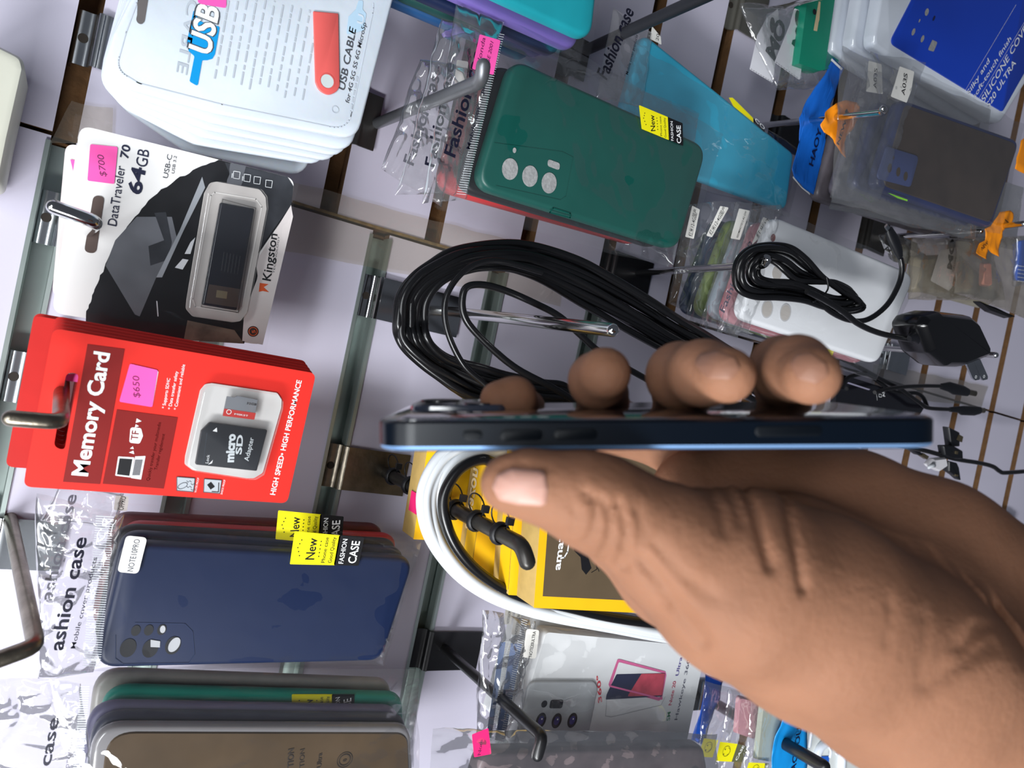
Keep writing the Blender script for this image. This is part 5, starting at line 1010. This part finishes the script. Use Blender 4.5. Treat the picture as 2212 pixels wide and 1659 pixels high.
plate('sleeve', pl, z(17, '60,250 480,380 930,520 1060,640 900,900 0,900'), .006, mat('black_sleeve', (14, 14, 20), .2, coat=.5), t, r=.002); k = Ink(pl); k.text(WHITE, 'AL', *z(17, '600,520 590,440'), 7, bold=.01); k.line(WHITE, z(17, '500,480 510,560'), .0003); k.line(WHITE, z(17, '530,490 560,495 560,525 530,522'), .0004, closed=True); k.poly(mat('lavender_strip', (150, 146, 168), .3), z(17, '160,365 175,352 430,435 410,445')); k.build(t)
for i, (q, d) in enumerate((('1340,870 1470,935 1470,1100 1370,1100', .062), ('1280,1090 1400,1090 1505,1150 1508,1245 1400,1240 1300,1200', .066), ('1345,1265 1440,1290 1462,1340 1485,1500 1420,1440 1345,1390', .062), ('905,1130 1000,1150 1060,1190 1000,1200', .058))):
    pl = PL(d); t = thing('usb_connector', ['black flat connector sticking out just past the phone end', 'black connector body below the phone end over the long cable', 'black connector below the long cable, partly behind the hand', 'small black connector between the wrist and the phone'][i], 'connector', pl.at(z(17, q)[0]), 'black connectors by the wrist')
    solid('connector_body', pl, pl.pts(z(17, q)), [(.0003, -.007), (0, -.006), (0, -.001), (.0008, 0)], BLKC, t, .001, 3)
    mq = ['1465,960 1508,985 1495,1050 1440,1020', '1425,1150 1450,1155 1445,1190 1422,1185', '1420,1420 1450,1425 1450,1450 1425,1445', '1050,1175 1112,1215 1090,1250 1020,1205'][i]
    solid('metal_shell', pl, pl.pts(z(17, mq), .001), [(0, -.003), (0, .001)], mat('tarnished_metal', (96, 86, 66), .4, metal=.6), t, .0002, 2)
pl = PL(.012); t = thing('usb_connector', 'tiny black connector at the wrist edge near the right border', 'connector', pl.at((2184, 1118))); solid('connector_body', pl, pl.pts(z(9, '1675,478 1710,465 1750,495 1745,522 1715,515')), [(.0004, -.006), (0, -.004), (.0008, 0)], BLKC, t, .001, 3)
pl = PL(.064); t = thing('usb_connector', 'white connector between the wrist and the panel seam', 'connector', pl.at(z1(17, '1230,1300'))); solid('connector_body', pl, pl.pts(z(17, '1120,1320 1180,1245 1320,1228 1335,1330 1245,1392 1150,1350')), [(.001, -.008), (0, -.006), (0, -.002), (.0014, 0)], mat('white_plug_plastic', (214, 212, 216), .35), t, .002, 4)
V, F = tube_geo([pl.at(p) for p in z(17, '1100,1345 1130,1330 1160,1310')], [.0015, .0018, .003], 8); mk('cable_stub', V, F, WCAB, t, smooth=True)

# ---------------------------------------------------------------- lower right corner
pl = PL(.075); t = thing('header_card', 'dark blue folded header card beside the white carded pack', 'header card', pl.at(z1(15, '250,700')))
crumple('card', pl, z(15, '240,80 460,170 420,300 210,965 55,900 150,600'), mat('deep_blue_card', (10, 70, 170), .4, var=.1), t, .004, 20, 15, res=7)
SMI = mat('olive_line_print', (92, 90, 16), .5)
for i, (q, bq, d) in enumerate((('235,900 415,925 345,1142 165,1132', None, .095), ('440,945 660,972 585,1197 383,1187', '660,972 770,1000 775,1060 715,1202 585,1197', .11), ('800,1205 1005,1215 985,1420 740,1400', '1005,1215 1055,1218 1030,1420 985,1420', .12))):
    pl = PL(d); t = thing('stickered_bag', ['clear bag with a yellow smiling sticker, left one of the pair', 'clear bag with a yellow smiling sticker and grey lettered strip', 'clear bag with a yellow sticker cut off by the bottom edge'][i], 'bag', pl.at(z(15, q)[0]), 'bags with yellow smiling stickers')
    k = Ink(pl, .003); Q = z(15, q); k.poly(YEL, Q, r=.0004); c = bil(Q, .5, .45); r_ = .0042; k.disc(SMI, c, r_, ring=.0003, off=.0002)
    for s, tt in ((.38, .62), (.40, .36)): k.disc(SMI, bil(Q, s, tt), .0006, off=.0002)
    k.line(SMI, [bil(Q, .58, .66), bil(Q, .68, .58), bil(Q, .72, .45), bil(Q, .66, .32), bil(Q, .56, .26)], .0003, off=.0002)
    if bq: k.poly(mat('olive_grey_strip', (92, 92, 70), .4), z(15, bq), off=.0001); k.text(WHITE, 'CASE', *z(15, '650,1185 748,1000' if i == 1 else '1040,1400 1045,1225'), 7, bold=.015, off=.0002)
    k.build(t, 'sticker')
    film('bag', pl, z(15, ['250,180 700,300 450,1500 160,1300', '560,260 960,420 800,1500 350,1400', '850,400 1240,520 1080,1500 700,1500'][i]), FILM, t, amp=.003, k=40, seed=141 + i, puff=.003, nu=36, nv=44, off=-.001)
    if i == 1: solid('pink_item', pl, pl.pts(z(15, '640,350 930,420 880,700 830,900 600,820'), -.004), [(0, -.004), (.001, 0)], mat('pale_pink_item', (196, 140, 150), .5), t, .003)
    if i == 2: solid('grey_item', pl, pl.pts(z(15, '930,440 1210,540 1100,900 1050,1180 850,1150'), -.004), [(0, -.004), (.001, 0)], mat('pale_sage_item', (176, 182, 168), .5), t, .003)
pl = PL(.125); t = thing('header_card', 'creased sky blue header card with navy lettering on the lower right hook', 'header card', pl.at(z1(15, '1300,900')))
crumple('card', pl, z(15, '1215,525 1375,590 1535,665 1515,900 1470,1500 1040,1500 1110,870'), mat('azure_header_card', (16, 140, 214), .4, var=.05, scale=20), t, .004, 20, 16, res=8); k = Ink(pl, .0040); k.text(mat('navy_ink', (10, 18, 60), .4), 'HAOYOUNG', *z(15, '1370,1420 1500,520'), 15, bold=.02); k.build(t)
pl = PL(.105); t = thing('blister_tray', 'white blister card with rounded moulded handle in the lower right corner', 'phone case pack', pl.at(z1(15, '1900,1100')))
plate('card', pl, z(15, '1500,640 1700,700 2500,1300 2500,1700 1440,1700'), .002, mat('grey_white_card', (208, 212, 210), .4), t)
tube('moulded_ridge', [pl.at(p, .002) for p in z(15, '1650,1130 1700,1020 1790,950 1890,930 1960,980 1975,1100 1960,1400')], .0036, TRAY, t); tube('moulded_ridge', [pl.at(p, .002) for p in z(15, '1600,740 1580,860 1560,1010')], .0016, TRAY, t)
for a in ('1800,990 1830,1060 1820,1140', '1915,980 1940,1060 1900,1100'): tube('moulded_ridge', [pl.at(p, .003) for p in z(15, a)], .0012, TRAY, t)
k = Ink(pl, .0006); k.poly(mat('royal_blue_print', (20, 90, 190), .4), z(15, '1600,1135 1812,1125 1800,1400 1640,1400')); k.build(t, 'blue_panel')

# ---------------------------------------------------------------- on the wall
pl = PL(.045); t = solid('plastic_cover', pl, pl.pts([(-90, 70), (0, 98), (48, 122), (54, 150), (20, 300), (0, 400), (-90, 420)]), [(0, -.040), (0, -.004), (.0015, -.001), (.004, 0)], mat('cream_plastic', (206, 206, 192), .4, var=.02), None, .005, 6); tag(t, 'cream plastic cover corner at the left edge above the flash drive cards', 'plastic cover')
for lb, q, d in (('strip of dirty clear tape over the panel seam beside the cable coil', z(19, '120,340 2300,930 2250,1330 20,880'), .0022), ('patch of crumpled clear tape on the groove above the flash drive cards', z(18, '850,1190 1350,1290 1330,1700 600,1700'), .0022), ('yellowed tape strip over the seam under the charger', z(17, '470,130 1800,400 1720,640 1100,640 430,500'), .0022)):
    pl = PL(d); q = q if len(q) == 4 else [q[0], q[1], q[2], q[4]]
    o = film('adhesive_tape', pl, q, TAPE, None, amp=.0005, k=30, seed=151 + len(q), puff=.0, back=False, nu=40, nv=14); tag(o, lb, 'tape', 'tape strips on the wall')
for i, q in enumerate((z(19, '780,690 1500,900 1510,925 770,712'), z(19, '120,490 780,690 775,712 115,512'))):
    o = plate('seam_grime', PL(.0012), q, .0006, mat('brown_grime', (112, 92, 56), .9, var=.4, scale=200)); o.name = 'trim_%d' % (30 + i); tag(o, kind='structure')
